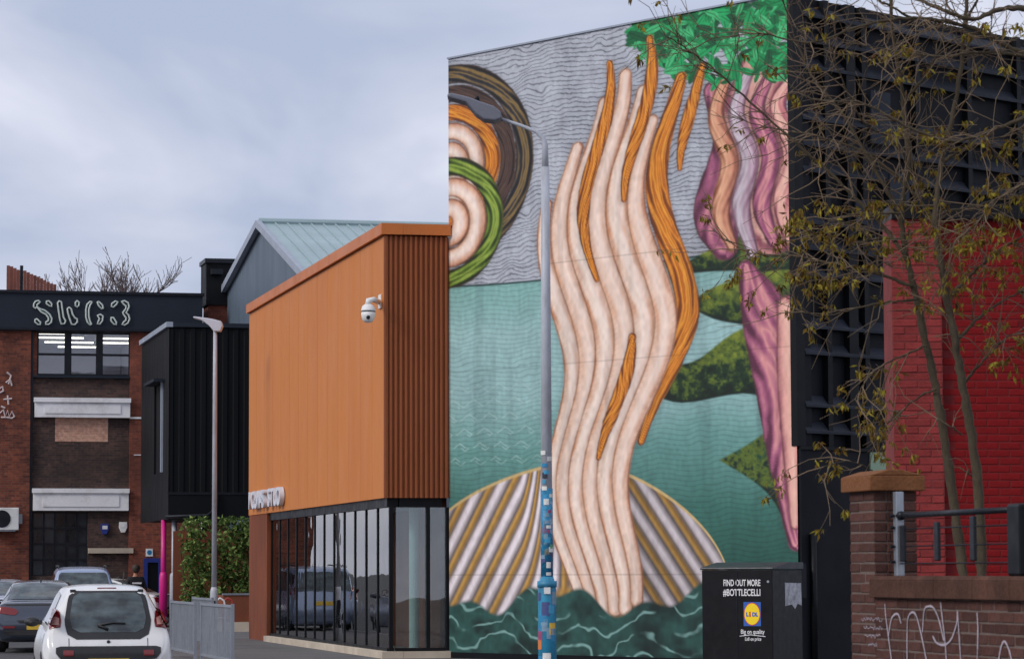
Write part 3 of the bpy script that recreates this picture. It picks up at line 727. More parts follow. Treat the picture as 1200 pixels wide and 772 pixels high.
box('window_fin', M_trim, bb, -.06, .04, ysl0-.06, ysl0+.09, zsl0, zsl1)
box('window_hood', M_band, bb, -.3, .04, ysl0-.3, ysl1+.1, zsl1, zsl1+.08)
box('roof_cap', M_trim, bb, -.08, .1, -.05, byb, bz1, bz1+.14); box('roof_cap', M_band, bb, .102, bxr, -.05, byb, bz1+.002, bz1+.12)
MB().tube([(bxr-1.0, -.08, zj), (bxr-1.0, -.08, bz0+.3), (bxr-1.25, -.08, bz0+.1), (bxr-2.4, -.08, bz0+.06)], .05, 8).build('drain_pipe', M_darkmetal, bb, True)
for px, mm, lab, yy, thick in ((191.5, M_magenta, 'bright magenta slim post under the black box', 83.2, 1), (204, M_greypaint, 'pale grey slim post under the black box', 83.0, 1)):
    p = at_depth(px, yy); th = thing('support_post', lab, 'post', (p.x, p.y, PZ), 0)
    h = bz0-PZ
    MB().lathe([(.075, .78), (.072, h)], (0, 0, 0), 14).build('shaft', mm, th, True)
    MB().lathe([(.115, 0), (.115, 1.35), (.105, 1.45), (.08, 1.52)] if mm is M_magenta else [(.12, 0), (.12, 1.4), (.11, 1.46), (.08, 1.5)], (0, 0, 0), 16).build('base_section', mm, th, True)

# ------------------------------------------------------------------ slate blue gabled shed
D = 88; Gp = at_depth(306, D); GB = Fr((Gp.x, Gp.y, 0), RZ)
gz = GB.fx(306, 267)[1]
yr, zr = GB.fx(355, 319); yl_, zl_ = GB.fx(249, 375)
sr, sl = (gz-zr)/(0-yr), (gz-zl_)/yl_
yr2, yl2 = -9.5, 13.5
gb = thing('gabled_shed', 'slate blue gabled shed with pale ribbed metal roof behind the orange building', 'building', GB.loc, RZ)
e1, e2 = gz+yr2*sr, gz-yl2*sl
MB().prism([(yr2, 0), (yr2, e1), (0, gz), (yl2, e2), (yl2, 0)], 'x', .0, .2).build('gable_wall', M_slate, gb)
MB().prism([(yr2, 0), (yr2, e1), (0, gz), (yl2, e2), (yl2, 0)], 'x', 13.8, 14).build('gable_wall', M_slate, gb)
box('front_wall', M_slate, gb, .21, 13.79, yr2, yr2+.2, 0, e1-.05)
for (ya_, za_, yb_, zb_) in ((yr2-.3, e1-.3*sr, 0, gz), (0, gz, yl2+.3, e2-.3*sl)):
    MB().prism([(ya_, za_+.03), (ya_, za_+.12), (yb_, zb_+.12), (yb_, zb_+.03)], 'x', -.05, 14.1).build('roof_slope', M_roof, gb)
    sm = MB()
    for k in range(38):
        x = .35+k*.36; sm.prism([(ya_, za_+.121), (ya_, za_+.165), (yb_, zb_+.165), (yb_, zb_+.121)], 'x', x, x+.05)
    sm.build('roof_seams', M_roof, gb)['kind'] = 'stuff'
    MB().prism([(ya_, za_-.02), (ya_, za_+.2), (yb_, zb_+.2), (yb_, zb_-.02)], 'x', -.2, -.052).build('verge_trim', M_trim, gb)
MB().tube([(-.1, 0, gz+.16), (14.1, 0, gz+.16)], .11, 8).build('ridge_cap', M_roof, gb)

# ------------------------------------------------------------------ timber screen and bare tree beyond the warehouse roof
rs = thing('roof_screen', 'brown vertical board screen standing on the warehouse roof', 'screen', SW.loc, RZ)
M_board = mat('brown_board', srgb(120, 70, 58), .8, 0, .25, 2, rand=.25)
for i in range(15):
    px = 8+i*3.9; tp = [311, 312, 314, 316, 311, 317, 319, 321, 322.5, 324, 326, 328, 330, 332, 333][i]
    x, z = SW.fy(px, tp, 6+i*.25)
    MB().box(x, x+.105, 6+i*.25, 6.08+i*.25, ztp-.11, z).build('board' if i != 4 else 'post', M_board if i != 4 else M_darkmetal, rs)
x_a = SW.fy(8, 330, 6)[0]; x_b = SW.fy(62, 335, 9.5)[0]
MB().tube([(x_a, 6.1, ztp+.35), (x_b, 9.65, ztp+.2)], .04, 6).build('rail', M_board, rs)
def tree_wood(start, dirv, length, r, depth, out, tips, spread=.5, up=.15, kids=(3, 4), seg=4, rnd=random):
    p = Vector(start); d = Vector(dirv).normalized(); pts = [p.copy()]
    for k in range(seg):
        d = (d + Vector((rnd.uniform(-1, 1), rnd.uniform(-1, 1), rnd.uniform(-1, 1)))*.16 + Vector((0, 0, up*.3))).normalized()
        p = p + d*length/seg; pts.append(p.copy())
    out.append((pts, r, r*.55)); tips.append((pts[-1], d))
    if depth == 0: return
    for k in range(rnd.randint(*kids)):
        j = rnd.randint(1, seg); nd = (d + Vector((rnd.uniform(-1, 1), rnd.uniform(-1, 1), rnd.uniform(-.4, 1)))*spread*1.6).normalized()
        tree_wood(pts[j], nd, length*rnd.uniform(.55, .8), r*.55, depth-1, out, tips, spread, up, kids, seg, rnd)
rt = random.Random(5)
for (px, h0, hgt) in ((110, 12.6, 1), (70, 11.3, .8)):
    tp = at_depth(px, 116); bt = thing('bare_tree', 'leafless tree with a wide fan of twigs behind the warehouse' if px == 110 else 'smaller leafless tree half hidden by the board screen', 'tree', (tp.x, tp.y, 0))
    wl_, tips = [], []
    tree_wood((0, 0, 0), (0, 0, 1), 8.4*hgt+1.6, .2, 0, wl_, tips, rnd=rt); trunk = wl_[:]
    m = MB(); [m.tube(p, [a+(c-a)*i/(len(p)-1) for i in range(len(p))], 7) for p, a, c in trunk]; m.build('trunk', mat('bare_bark', srgb(96, 84, 84), .9, 0, .2, 3), bt, True)
    wl_, tp2 = [], []
    for k in range(7):
        a = k/7*6.28; tree_wood(tips[0][0], (math.cos(a)*.8, math.sin(a)*.8, 1.1), 1.9*hgt, .08, 4, wl_, tp2, .5, .25, (3, 4), 3, rt)
    m = MB(); [m.tube(p, [max(a+(c-a)*i/(len(p)-1), .009) for i in range(len(p))], 4, False) for p, a, c in wl_]
    m.build('crown', MATS['bare_bark'] if 'bare_bark' in MATS else None, bt, True)

# ------------------------------------------------------------------ street lamps
def lamp_post(px, Y, ytop, label, base_r, shaft_r, joint_z, head, mats):
    p = at_depth(px, Y); th = thing('street_lamp', label, 'street lamp', (p.x, p.y, PZ), 0)
    ztop = at(px, ytop, Y).z-PZ
    MB().lathe([(base_r, 0), (base_r, joint_z-.08), (base_r*.93, joint_z-.03), (shaft_r*1.05, joint_z+.04)], n=20).build('base_section', mats[0], th, True)
    MB().lathe([(shaft_r, joint_z+.03), (shaft_r*.82, ztop-1.2), (shaft_r*.72, ztop)], n=18).build('shaft', mats[1], th, True)
    return th, ztop, p
th, zt_, p = lamp_post(251, 65, 386, 'slim grey street lamp with flat pale head in front of the black box', .085, .058, 1.15, None, (M_greypaint, M_greypaint))
hp = [(-.48, .30), (-.46, .33), (-.15, .29), (.0, .26), (.14, .22), (.17, .12), (.12, .0), (-.02, .0), (-.12, .12), (-.28, .24)]
MB().prism([(x, zt_+z-.05) for x, z in hp], 'y', -.13, .13).build('lamp_head', mat('lamp_head_grey', srgb(196, 198, 208), .4, 0, .05), th, bevel=.02)
box('base_door', M_darkmetal, th, -.04, .04, -.088, -.083, .3, .9)
# sticker covered lamp in front of the mural
b = NB('sticker_collage'); c = b.coord((1, 1, 1))
vo = b.n('ShaderNodeTexVoronoi', {'Vector': c, 'Scale': 17.0}, feature='F1', distance='MANHATTAN'); rr_ = b.n('ShaderNodeValToRGB', {0: b.n('ShaderNodeSeparateColor', {0: vo.outputs['Color']}).outputs[0]})
el = rr_.color_ramp.elements; rr_.color_ramp.interpolation = 'CONSTANT'; el[0].color = (*srgb(30, 130, 176), 1); el[1].position = .93; el[1].color = (*srgb(200, 90, 40), 1)
for pos, cl in ((.34, (48, 156, 196)), (.52, (196, 206, 212)), (.6, (36, 44, 60)), (.7, (90, 150, 150)), (.78, (150, 40, 60)), (.84, (220, 186, 70)), (.88, (150, 160, 172))):
    x = el.new(pos); x.color = (*srgb(*cl), 1)
out = b.mul(b.mix(b.rng(b.noise(c, 14, 5), .45, .6, .55, 1), rr_.outputs[0], srgb(44, 128, 170)), b.rng(b.noise(c, 40, 4), .3, .7, .6, 1.2)); b.l(out, b.p.inputs['Base Color']); b.p.inputs['Roughness'].default_value = .5
M_stick = b.m
M_tealbase = mat('teal_painted_steel', srgb(44, 140, 178), .5, 0, .12, 4, (1, 1, .5), .1, 40, 0, .1, 30, .5, srgb(60, 70, 84), 5)
YP = 28.0
th, zt_, p = lamp_post(641, YP, 196, 'tall grey street lamp with sticker covered shaft before the mural', .085, .055, 1.42, None, (M_tealbase, M_greypaint))
MB().lathe([(.0575, 1.46), (.0575, 2.28)], n=20).build('sticker_sleeve', M_stick, th, True)
MB().lathe([(.092, 1.36), (.092, 1.42)], n=20).build('collar', M_tealbase, th, True)
stc = [srgb(208, 210, 206), srgb(220, 180, 60), srgb(130, 40, 48), srgb(40, 44, 60), srgb(90, 160, 120), srgb(214, 120, 60), srgb(70, 80, 130), srgb(226, 226, 222), srgb(150, 70, 110), srgb(54, 160, 190)]
stc += [srgb(40, 130, 176), srgb(60, 150, 190), srgb(120, 150, 170)]*3
stm = [mat('sticker_%d' % i, c_, .5, 0, .12, 30) for i, c_ in enumerate(stc)]
rs_ = random.Random(12)
def sticker(rad, z, ang, w_, h_, m):
    q = MB(); nseg = 5; a0 = ang-w_/rad/2
    for k in range(nseg+1):
        a = a0+(w_/rad)*k/nseg; s_, c_ = math.sin(a), math.cos(a); q.v += [(rad*s_, -rad*c_, z), (rad*s_, -rad*c_, z+h_)]
    q.f += [(2*k, 2*k+2, 2*k+3, 2*k+1) for k in range(nseg)]
    return q.build('sticker', m, th)
zz = 1.47
while zz < 2.62:
    sticker(.0595+.0003*rs_.random(), zz, rs_.uniform(-.9, .9), rs_.uniform(.03, .06), rs_.uniform(.025, .06), rs_.choice(stm)); zz += rs_.uniform(.03, .07)
for k in range(16): sticker(.0868+.0003*k/16, rs_.uniform(.5, 1.28), rs_.uniform(-1.2, 1.2), rs_.uniform(.05, .1), rs_.uniform(.05, .14), rs_.choice(stm))
MB().box(-.03, .03, -.0955, -.0925, 1.30, 1.36).build('number_plate', M_white, th)
pxm = YP/F_PX
hx = lambda px: (px-641)*pxm
hz2 = lambda py: at(641, py, YP).z-PZ
MB().tube([(0, 0, zt_-.05), (0, 0, hz2(170)), (-.02, 0, hz2(162)), (hx(630), 0, hz2(154)), (hx(612), 0, hz2(147)), (hx(588), 0, hz2(139))], [.036, .030, .024, .018, .016, .015], 10).build('arm', M_greypaint, th, True)
hp = [(589, 133), (590, 141), (582, 143.5), (569, 142), (560, 136), (548, 122), (527, 116), (525, 113), (530, 110.5), (552, 116), (565, 121), (580, 126)]
M_lh = mat('lamp_housing', srgb(108, 110, 122), .45, 0, .06, 4)
MB().prism([(hx(a), hz2(c)) for a, c in hp], 'y', -.12, .12).build('lamp_head', M_lh, th, bevel=.015)
MB().lathe([(.022, hz2(119)), (.022, hz2(114)), (.012, hz2(112.5))], (hx(561), 0, 0), 12).build('photocell', M_black, th, True)
box('lens', mat('lamp_lens', (.3, .3, .32), .2), th, hx(558)+.12*0, hx(580), -.09, .09, hz2(144.5), hz2(143.6)) if False else None

# ------------------------------------------------------------------ utility cabinet
cp = at_depth(905, 44); RC = R_(-28)
cabf = Fr((cp.x, cp.y, 0), RC)
W = -cabf.fy(822.5, 700)[0]; Dp = cabf.fx(940, 700)[0]; H = at(905, 667, 44).z-PZ
cab = thing('utility_cabinet', 'black metal utility cabinet with white lettering and a shop logo', 'cabinet', (cp.x, cp.y, PZ), RC)
M_cab = mat('black_cabinet_paint', (.010, .010, .012), .35, 0, .2, 3, fine=.1, spec=.18)
box('body', M_cab, cab, -W, 0, 0, Dp, .08, H, bevel=.012)
box('plinth', M_darkmetal, cab, -W+.04, -.04, .04, Dp-.04, 0, .08)
MB().prism([(-.02, H+.002), (-.02, H+.03), (Dp*.5, H+.11), (Dp+.02, H+.11), (Dp+.02, H+.002)], 'x', -W-.02, .02).build('lid', mat('cabinet_lid', (.03, .032, .04), .4), cab, bevel=.01)
box('door_seam', M_darkmetal, cab, -W*.5-.006, -W*.5+.006, -.006, -.001, .14, H-.04)
M_print = mat('white_print', (.75, .75, .75), .6, 0, .05, 10)
def cfy(px, py): x, z = cabf.fy(px, py, -.004); return x, z-PZ
def ctext(s, px0, px1, py0, py1, m, bold=.0, yo=-.004):
    x0, z0 = cfy(px0, py1); x1, z1 = cfy(px1, py0); h = z1-z0
    o = font_piece(s, h, .001, 'lettering', m, cab, (x0, yo, z0), (math.pi/2, 0, 0), 1, bold*h)
    bpy.context.view_layer.update(); wd_ = max(v.co.x for v in o.data.vertices); o.scale.x = (x1-x0)/wd_; return o
ctext('FIND OUT MORE', 847.5, 891, 678.5, 686, M_print, .03); ctext('#BOTTLECELLI', 847.5, 891, 689.5, 697.5, M_print, .03)
M_lb, M_ly, M_lr = mat('logo_blue', srgb(40, 92, 178), .5, 0, .03), mat('logo_yellow', srgb(250, 214, 20), .5, 0, .03), mat('logo_red', srgb(214, 40, 40), .5, 0, .03)
x0, z0 = cfy(871.5, 733); x1, z1 = cfy(891.5, 705)
lg = box('logo_panel', M_lb, cab, x0, x1, -.005, -.001, z0, z1)
cx_, cz_ = (x0+x1)/2, (z0+z1)/2
def disc(name, rx, rz_, y, m):
    MB().prism([(cx_+rx*math.cos(k/32*6.283), cz_+rz_*math.sin(k/32*6.283)) for k in range(32)], 'y', y-.002, y).build(name, m, cab)
disc('logo_ring', (x1-x0)*.475, (z1-z0)*.475, -.0055, M_lr); disc('logo_disc', (x1-x0)*.44, (z1-z0)*.445, -.008, M_ly)
ctext('L', 874.5, 877.5, 717, 721.5, M_lb, .08, -.011); ctext('i', 878.3, 880.0, 716, 721.8, M_lr, .1, -.011); ctext('DL', 881.6, 888.6, 717, 721.5, M_lb, .08, -.011)
ctext('Big on quality', 868, 896, 737, 742, M_print, .02); ctext('Lidl on price', 873, 892, 746, 750, M_print, .02)
MB().tube([(*cfy(867, 745), 0)[:1]+(-.004, cfy(867, 745)[1]), (cfy(880, 743.4)[0], -.004, cfy(880, 743.4)[1]), (cfy(897, 745.5)[0], -.004, cfy(897, 745.5)[1])], .006, 5).build('swash', M_print, cab)
x, z = cfy(900, 681); MB().lathe([(.02, -.006), (.02, -.001)], (x, 0, z), 10, 'y').build('lock', M_galv, cab)
y0, z0 = cabf.fx(920, 712, .004); y1, z1 = cabf.fx(941, 682, .004); z0 -= PZ; z1 -= PZ; y1 = min(y1, Dp-.03)
MB().prism([(y0, z1), (y1-.02, z1-.01), (y1, z0+.03), (y0+.75*(y1-y0), z0+.06), (y0+.6*(y1-y0), z0-.02), (y0+.4*(y1-y0), z0+.05), (y0+.01, z0+.03)], 'x', .002, .005).build('torn_poster', mat('torn_paper', srgb(176, 176, 182), .8, 0, .3, 9, dirt=srgb(90, 90, 98), dscale=6), cab)

# ------------------------------------------------------------------ street boundary wall, pier, railing
W0 = at_depth(1025, 22); WF = Fr((W0.x, W0.y, 0), RZ)      # near street-side corner of the pier; x right, y away
WLEN = 4.6; BW, BH, BJ = .215, .065, .010
zc1 = WF.fx(1025, 674.5)[1]; zc0 = WF.fx(1025, 700)[1]; zp1 = WF.fx(1028, 551)[1]; zp0 = WF.fx(1028, 575)[1]
M_wbrick = mat('street_brick', srgb(84, 55, 48), .9, 0, .35, 5, (1, 1, 1), .6, 50, .3, .25, 60, .2, srgb(58, 46, 46), 3.5)
M_mortar = mat('mortar', srgb(104, 90, 83), .95, 0, .2, 5, (1, 1, 1), .4, 60)
M_coping = mat('sandstone_coping', srgb(82, 56, 46), .95, 0, .3, 3, (1, 1, 1), .6, 40, .12, .2, 40, .15, srgb(52, 40, 38), 2.2)
M_pcap = mat('sandstone_cap', srgb(124, 82, 54), .95, 0, .25, 3, (1, 1, 1), .6, 40, 0, .18, 40, .15, srgb(84, 60, 46), 3)
bw = thing('boundary_wall', 'low weathered brick wall with sandstone coping and white spray tag', 'wall', WF.loc, RZ)
rb = random.Random(4)
def brick_mesh(l, d, h, seed):
    r = random.Random(seed); bm = bmesh.new(); bmesh.ops.create_cube(bm, size=1)
    for v in bm.verts: v.co = Vector((v.co.x*d+r.uniform(-.0015, .0015), v.co.y*l+r.uniform(-.003, .003), v.co.z*h+r.uniform(-.002, .002)))
    bmesh.ops.bevel(bm, geom=bm.edges[:], offset=.006, segments=1, affect='EDGES')
    me = bpy.data.meshes.new('brick'); bm.to_mesh(me); bm.free(); me.materials.append(M_wbrick); return me
bms = [brick_mesh(BW, .10, BH, i) for i in range(5)]; bhs = [brick_mesh(BW/2-.005, .10, BH, 20+i) for i in range(3)]
TH = .33
box('mortar_core', M_mortar, bw, .005, TH, -WLEN, -.004, 0, zc0)
cr = BH+BJ; ncw = int(zc0/cr)
cnt = 0
for j in range(ncw):
    z = zc0-.004-cr*j-BH/2; off = (j % 2)*(BW+BJ)/2; y = -.004
    if z < .04: break
    first = True
    while y > -3.35:
        if first and j % 2: me_, l = rb.choice(bhs), BW/2-.005
        else: me_, l = rb.choice(bms), BW
        first = False
        share(me_, 'brick', bw, (.05+rb.uniform(-.003, .003), y-l/2, z)); y -= l+BJ; cnt += 1
print('wall bricks', cnt)
y = .0; k = 0
while y > -WLEN:
    l = .62+.1*rb.random()
    MB().box(-.045, TH+.05, y-l+.006, y, zc0+.003, zc1-.03).prism([(-.045, zc1-.0299), (TH+.05, zc1-.0299), (TH+.03, zc1), (-.025, zc1)], 'y', y-l+.006, y).build('coping_stone', M_coping, bw, bevel=.006); y -= l
pier = thing('brick_pier', 'tall brick pier with sandstone cap at the end of the low wall', 'pier', WF.loc, RZ)
PX, PY = WF.fy(1075, 640)[0], WF.fx(996, 640)[0]
box('mortar_core', M_mortar, pier, .005, PX-.01, .012, PY-.01, 0, zp0)
hms = []
for i in range(4):
    bm = bmesh.new(); bmesh.ops.create_cube(bm, size=1); r = random.Random(50+i)
    for v in bm.verts: v.co = Vector((v.co.x*(PX/1.5-.01), v.co.y*.1, v.co.z*BH+r.uniform(-.002, .002)))
    bmesh.ops.bevel(bm, geom=bm.edges[:], offset=.005, segments=1, affect='EDGES'); me = bpy.data.meshes.new('brick'); bm.to_mesh(me); bm.free(); me.materials.append(M_wbrick); hms.append(me)
LY = PY/2-.01
ly_me = [brick_mesh(PY*.6-.01, .10, BH, 70+i) for i in range(3)]; ls_me = [brick_mesh(PY*.4-.01, .10, BH, 80+i) for i in range(3)]
j = 0
while True:
    z = zp0-.004-cr*j-BH/2
    if z < .05: break
    a, c = (ly_me, ls_me) if j % 2 else (ls_me, ly_me)
    la = PY*(.6 if j % 2 else .4)
    share(rb.choice(a), 'brick', pier, (.05+rb.uniform(-.003, .003), la/2, z)); share(rb.choice(c), 'brick', pier, (.05+rb.uniform(-.003, .003), la+(PY-la)/2, z))
    if z > zc0:
        l = PX*(.62 if j % 2 else .36)
        for (xx0, xx1) in ((.105, l), (l+.01, PX)):
            share(rb.choice(hms), 'brick', pier, ((xx0+xx1)/2, .05+rb.uniform(-.003, .003)-.002, z), 0, ((xx1-xx0)/(PX/1.5-.01), 1, 1))
    j += 1
MB().box(-.05, PX+.05, -.05, PY+.05, zp0+.003, zp1-.035).prism([(-.05, zp1-.0349), (PX+.05, zp1-.0349), (PX*.6, zp1+.01), (PX*.3, zp1+.01)], 'y', -.05, PY+.05).build('cap_stone', M_pcap, pier, bevel=.008)
# white spray tag and small scribbles on the wall
M_spray = mat('white_spray', srgb(168, 158, 168), .7, 0, .2, 6)
def spray(seq, r, par):
    m = MB(); P = spline([(a, c, 0) for a, c in seq], 8*len(seq)); P3 = []
    for a, c, _ in P:
        y_, z_ = WF.fx(a, c, -.004); P3.append((-.004, y_, z_))
    m.tube(P3, [r*(.75+.4*random.random()) for _ in P3], 6)
    m.v = [(-.004+(v[0]+.004)*.25, v[1], v[2]) for v in m.v]; return m.build('spray_line', M_spray, par)
for s in ([(1037,707),(1038,722),(1041,745),(1045,775)], [(1041,745),(1045,724),(1052,719),(1056,730)], [(1063,775),(1063,745),(1064,724),(1069,717),(1074,722),(1080,745),(1086,775)],
          [(1081,740),(1083,715),(1088,710),(1094,712),(1100,725),(1106,750)], [(1093,745),(1098,753),(1107,755),(1115,748),(1121,730),(1122,715)], [(1102,705),(1105,730),(1108,758),(1109,775)],
          [(1122,715),(1124,745),(1126,775)], [(1145,717),(1146,740),(1145,775)], [(1170,775),(1173,758),(1177,751),(1182,760),(1186,775)]):
    spray(s, .009, bw)
for k, (a, c, d) in enumerate(((1010, 725, 1034), (1012, 735, 1034), (1013, 745, 1032), (1018, 755, 1028))):
    spray([(a+i*(d-a)/17+rb.uniform(-.6, .6), c+rb.uniform(-2.4, 2.4)) for i in range(18)], .0032, pier if d < 1025 else bw)
# railing on the coping
rl = thing('railing', 'black metal railing on the coping with grey end post', 'railing', WF.loc, RZ)
rx = .14
def rly(px, py): return WF.fx(px, py, rx)
yp_, zq = rly(1053, 604)
box('end_post', M_galv, rl, rx-.03, rx+.03, yp_-.035, yp_+.035, zc1-.002, rly(1053, 576)[1], bevel=.006)
for py in (604, 618, 640, 658): MB().lathe([(.012, 0), (.012, .03), (.006, .036)], n=8, axis='x').build('bolt', M_darkmetal, rl, loc=(rx-.066, yp_, rly(1053, py)[1]))
y2 = rly(1196, 600)[0]
zr_ = zq; MB().tube([(rx, yp_-.04, zr_), (rx, y2+.12, zr_)], .021, 12).build('top_rail', M_darkmetal, rl, True)
MB().lathe([(.03, -.04), (.034, 0), (.03, .04)], (rx, yp_-.05, zr_), 12, 'y').build('rail_socket', M_darkmetal, rl, True)
for py in (620, 640, 660):
    z = rly(1053, py)[1]; MB().tube([(rx, yp_-.036, z), (rx, y2+.12, z)], .006, 6).build('wire', M_darkmetal, rl, True)
for px, a, c in ((1058, 615, 658), (1098, 611, 657), (1140, 604, 657)):
    y_, z1 = rly(px, a); z0 = rly(px, c)[1]
    MB().box(rx-.012, rx+.012, y_-.045, y_+.045, z0, z1).build('infill_plate', M_darkmetal, rl, bevel=.01)
z1 = rly(1192, 590)[1]
box('intermediate_post', M_black, rl, rx-.05, rx+.05, y2-.1, y2+.13, zc1-.002, z1, bevel=.02)

# ------------------------------------------------------------------ red painted brick building
RD = Fr(at_depth(1048, 30), R_(3)); RD.loc.z = 0
red = thing('red_building', 'low building of bright red painted brick with a faded pink pier', 'building', RD.loc, RD.rz)
xP = RD.fy(1104, 500)[0]; xEnd = RD.fy(1262, 500)[0]; zR = RD.fy(1100, 258)[1]
M_red = mat('red_painted_brick', srgb(124, 10, 14), .75, 0, .25, 2.5, (1, 1, 1), .5, 40, .05, .1, 30, .25, srgb(74, 12, 16), 1.6)
M_pinkb = mat('faded_pink_brick', srgb(136, 50, 48), .85, 0, .2, 5, (1, 1, 1), .6, 40, .16, .15, 50, .3, srgb(150, 60, 62), 2.0)
M_redm = mat('red_painted_joint', srgb(106, 10, 14), .8, 0, .15, 4); M_pinkm = mat('pink_joint', srgb(118, 46, 45), .9, 0, .2, 4)
box('pier_core', M_pinkm, red, .0, xP, -.079, .4, 0, zR); box('wall_core', M_redm, red, xP+.002, xEnd, -.005, .4, 0, zR)
MB().prism([(.02, .401), (.3, .401), (1.2, 3.6), (.9, 3.6)], 'z', 0, zR).build('side_wall', M_redm, red); MB().prism([(.31, .402), (xEnd, .402), (xEnd, 3.6), (1.21, 3.6)], 'z', zR-.2, zR-.01).build('roof', M_black, red)
box('parapet', M_black, red, 0, xEnd, -.12, .45, zR+.002, zR+.14)
def pbrick(l, h, d, seed, m):
    r = random.Random(seed); bm = bmesh.new(); bmesh.ops.create_cube(bm, size=1)
    for v in bm.verts: v.co = Vector((v.co.x*l+r.uniform(-.003, .003), v.co.y*d+r.uniform(-.002, .002), v.co.z*h+r.uniform(-.002, .002)))
    bmesh.ops.bevel(bm, geom=bm.edges[:], offset=.007, segments=1, affect='EDGES')
    me = bpy.data.meshes.new('brick'); bm.to_mesh(me); bm.free(); me.materials.append(m); return me
pl = xP/2; ph_, pj = .068, .009
pk = [pbrick(pl-pj, ph_, .05, i, M_pinkb) for i in range(4)]; pkh = [pbrick(pl/2-pj, ph_, .05, 9+i, M_pinkb) for i in range(3)]
j = 0; z = zR-.05; npk = 0
while z > 1.0:
    xs_ = [(0, pl), (pl, pl*2)] if j % 2 else [(0, pl/2), (pl/2, pl*1.5), (pl*1.5, pl*2)]
    for (q0, q1) in xs_:
        share(rb.choice(pk if q1-q0 > pl*.8 else pkh), 'brick', red, ((q0+q1)/2, -.06+rb.uniform(-.003, .003), z)); npk += 1
    z -= ph_+pj; j += 1
rk = [pbrick(.225-pj, ph_, .03, 100+i, M_red) for i in range(5)]
rest = MB(); lst = []
j = 0; z = zR-.05
while z > .1:
    x = xP+.12+(.1125 if j % 2 else 0); 
    while x < xEnd:
        lst.append((x, z)); x += .225
    z -= ph_+pj; j += 1
xvis = RD.fy(1204, 500)[0]
vis = [q for q in lst if q[0] < xvis and q[1] > 1.4]; vis = vis[:max(0, 300-npk)]
vs = set(vis)
for q in vis: share(rb.choice(rk), 'brick', red, (q[0], .005+rb.uniform(-.0015, .0015), q[1]))
for q in lst:
    if q not in vs: rest.box(q[0]-.108, q[0]+.108, -.010+rb.uniform(-.0015, .0015), .02, q[1]-ph_/2, q[1]+ph_/2)
tag(rest.build('brickwork', M_red, red), kind='stuff')
print('red bricks', npk, len(vis), len(lst))

# ------------------------------------------------------------------ the half bare tree behind the wall, and a second one beside it
M_bark = mat('mossy_bark', srgb(72, 62, 46), .9, 0, .3, 6, (1, 1, .4), .6, 40, 0, .2, 40)
M_twig = mat('twig_bark', srgb(112, 94, 74), .85, 0, .4, 2)
M_tleaf = leaf_mat('autumn_leaf', srgb(92, 62, 28), srgb(120, 100, 38), srgb(158, 146, 52))
rt = random.Random(21)
def leaf_mesh(leaves, name, m, parent):
    v, f, tn = [], [], []
    for p, d, l, wd_, t in leaves:
        d = d.normalized(); s = d.cross(Vector((rt.uniform(-1, 1), rt.uniform(-1, 1), rt.uniform(-1, 1))))
        if s.length < 1e-3: continue
        s.normalize(); nrm = d.cross(s)*l*.12; b0 = len(v)
        v += [tuple(p), tuple(p+d*l*.45+s*wd_+nrm), tuple(p+d*l), tuple(p+d*l*.45-s*wd_+nrm)]
        f.append((b0, b0+1, b0+2, b0+3)); tn += [t]*4
    me = bpy.data.meshes.new(name); me.from_pydata(v, [], f)
    at_ = me.attributes.new('tint', 'FLOAT', 'POINT'); at_.data.foreach_set('value', np.array(tn, np.float32))
    me.materials.append(m); o = bpy.data.objects.new(name, me); COL.objects.link(o); o.parent = parent; o['kind'] = 'stuff'; return o
TD = 25.2
def limb_pts(seq, y0=TD, amp=.35, seed=0):
    r = random.Random(seed); k = len(seq); P = spline([(a, c, 0) for a, c in seq], 6*k); out = []; ph1 = r.uniform(0, 6); sl = r.uniform(-.5, .5)
    for i, (a, c, _) in enumerate(P):
        t = i/len(P); Yd = y0+sl*t+amp*math.sin(ph1+t*3)*t; q = at(a, c, Yd); out.append(q+Vector((r.uniform(-1, 1), r.uniform(-1, 1), r.uniform(-1, 1)))*.008)
    return out
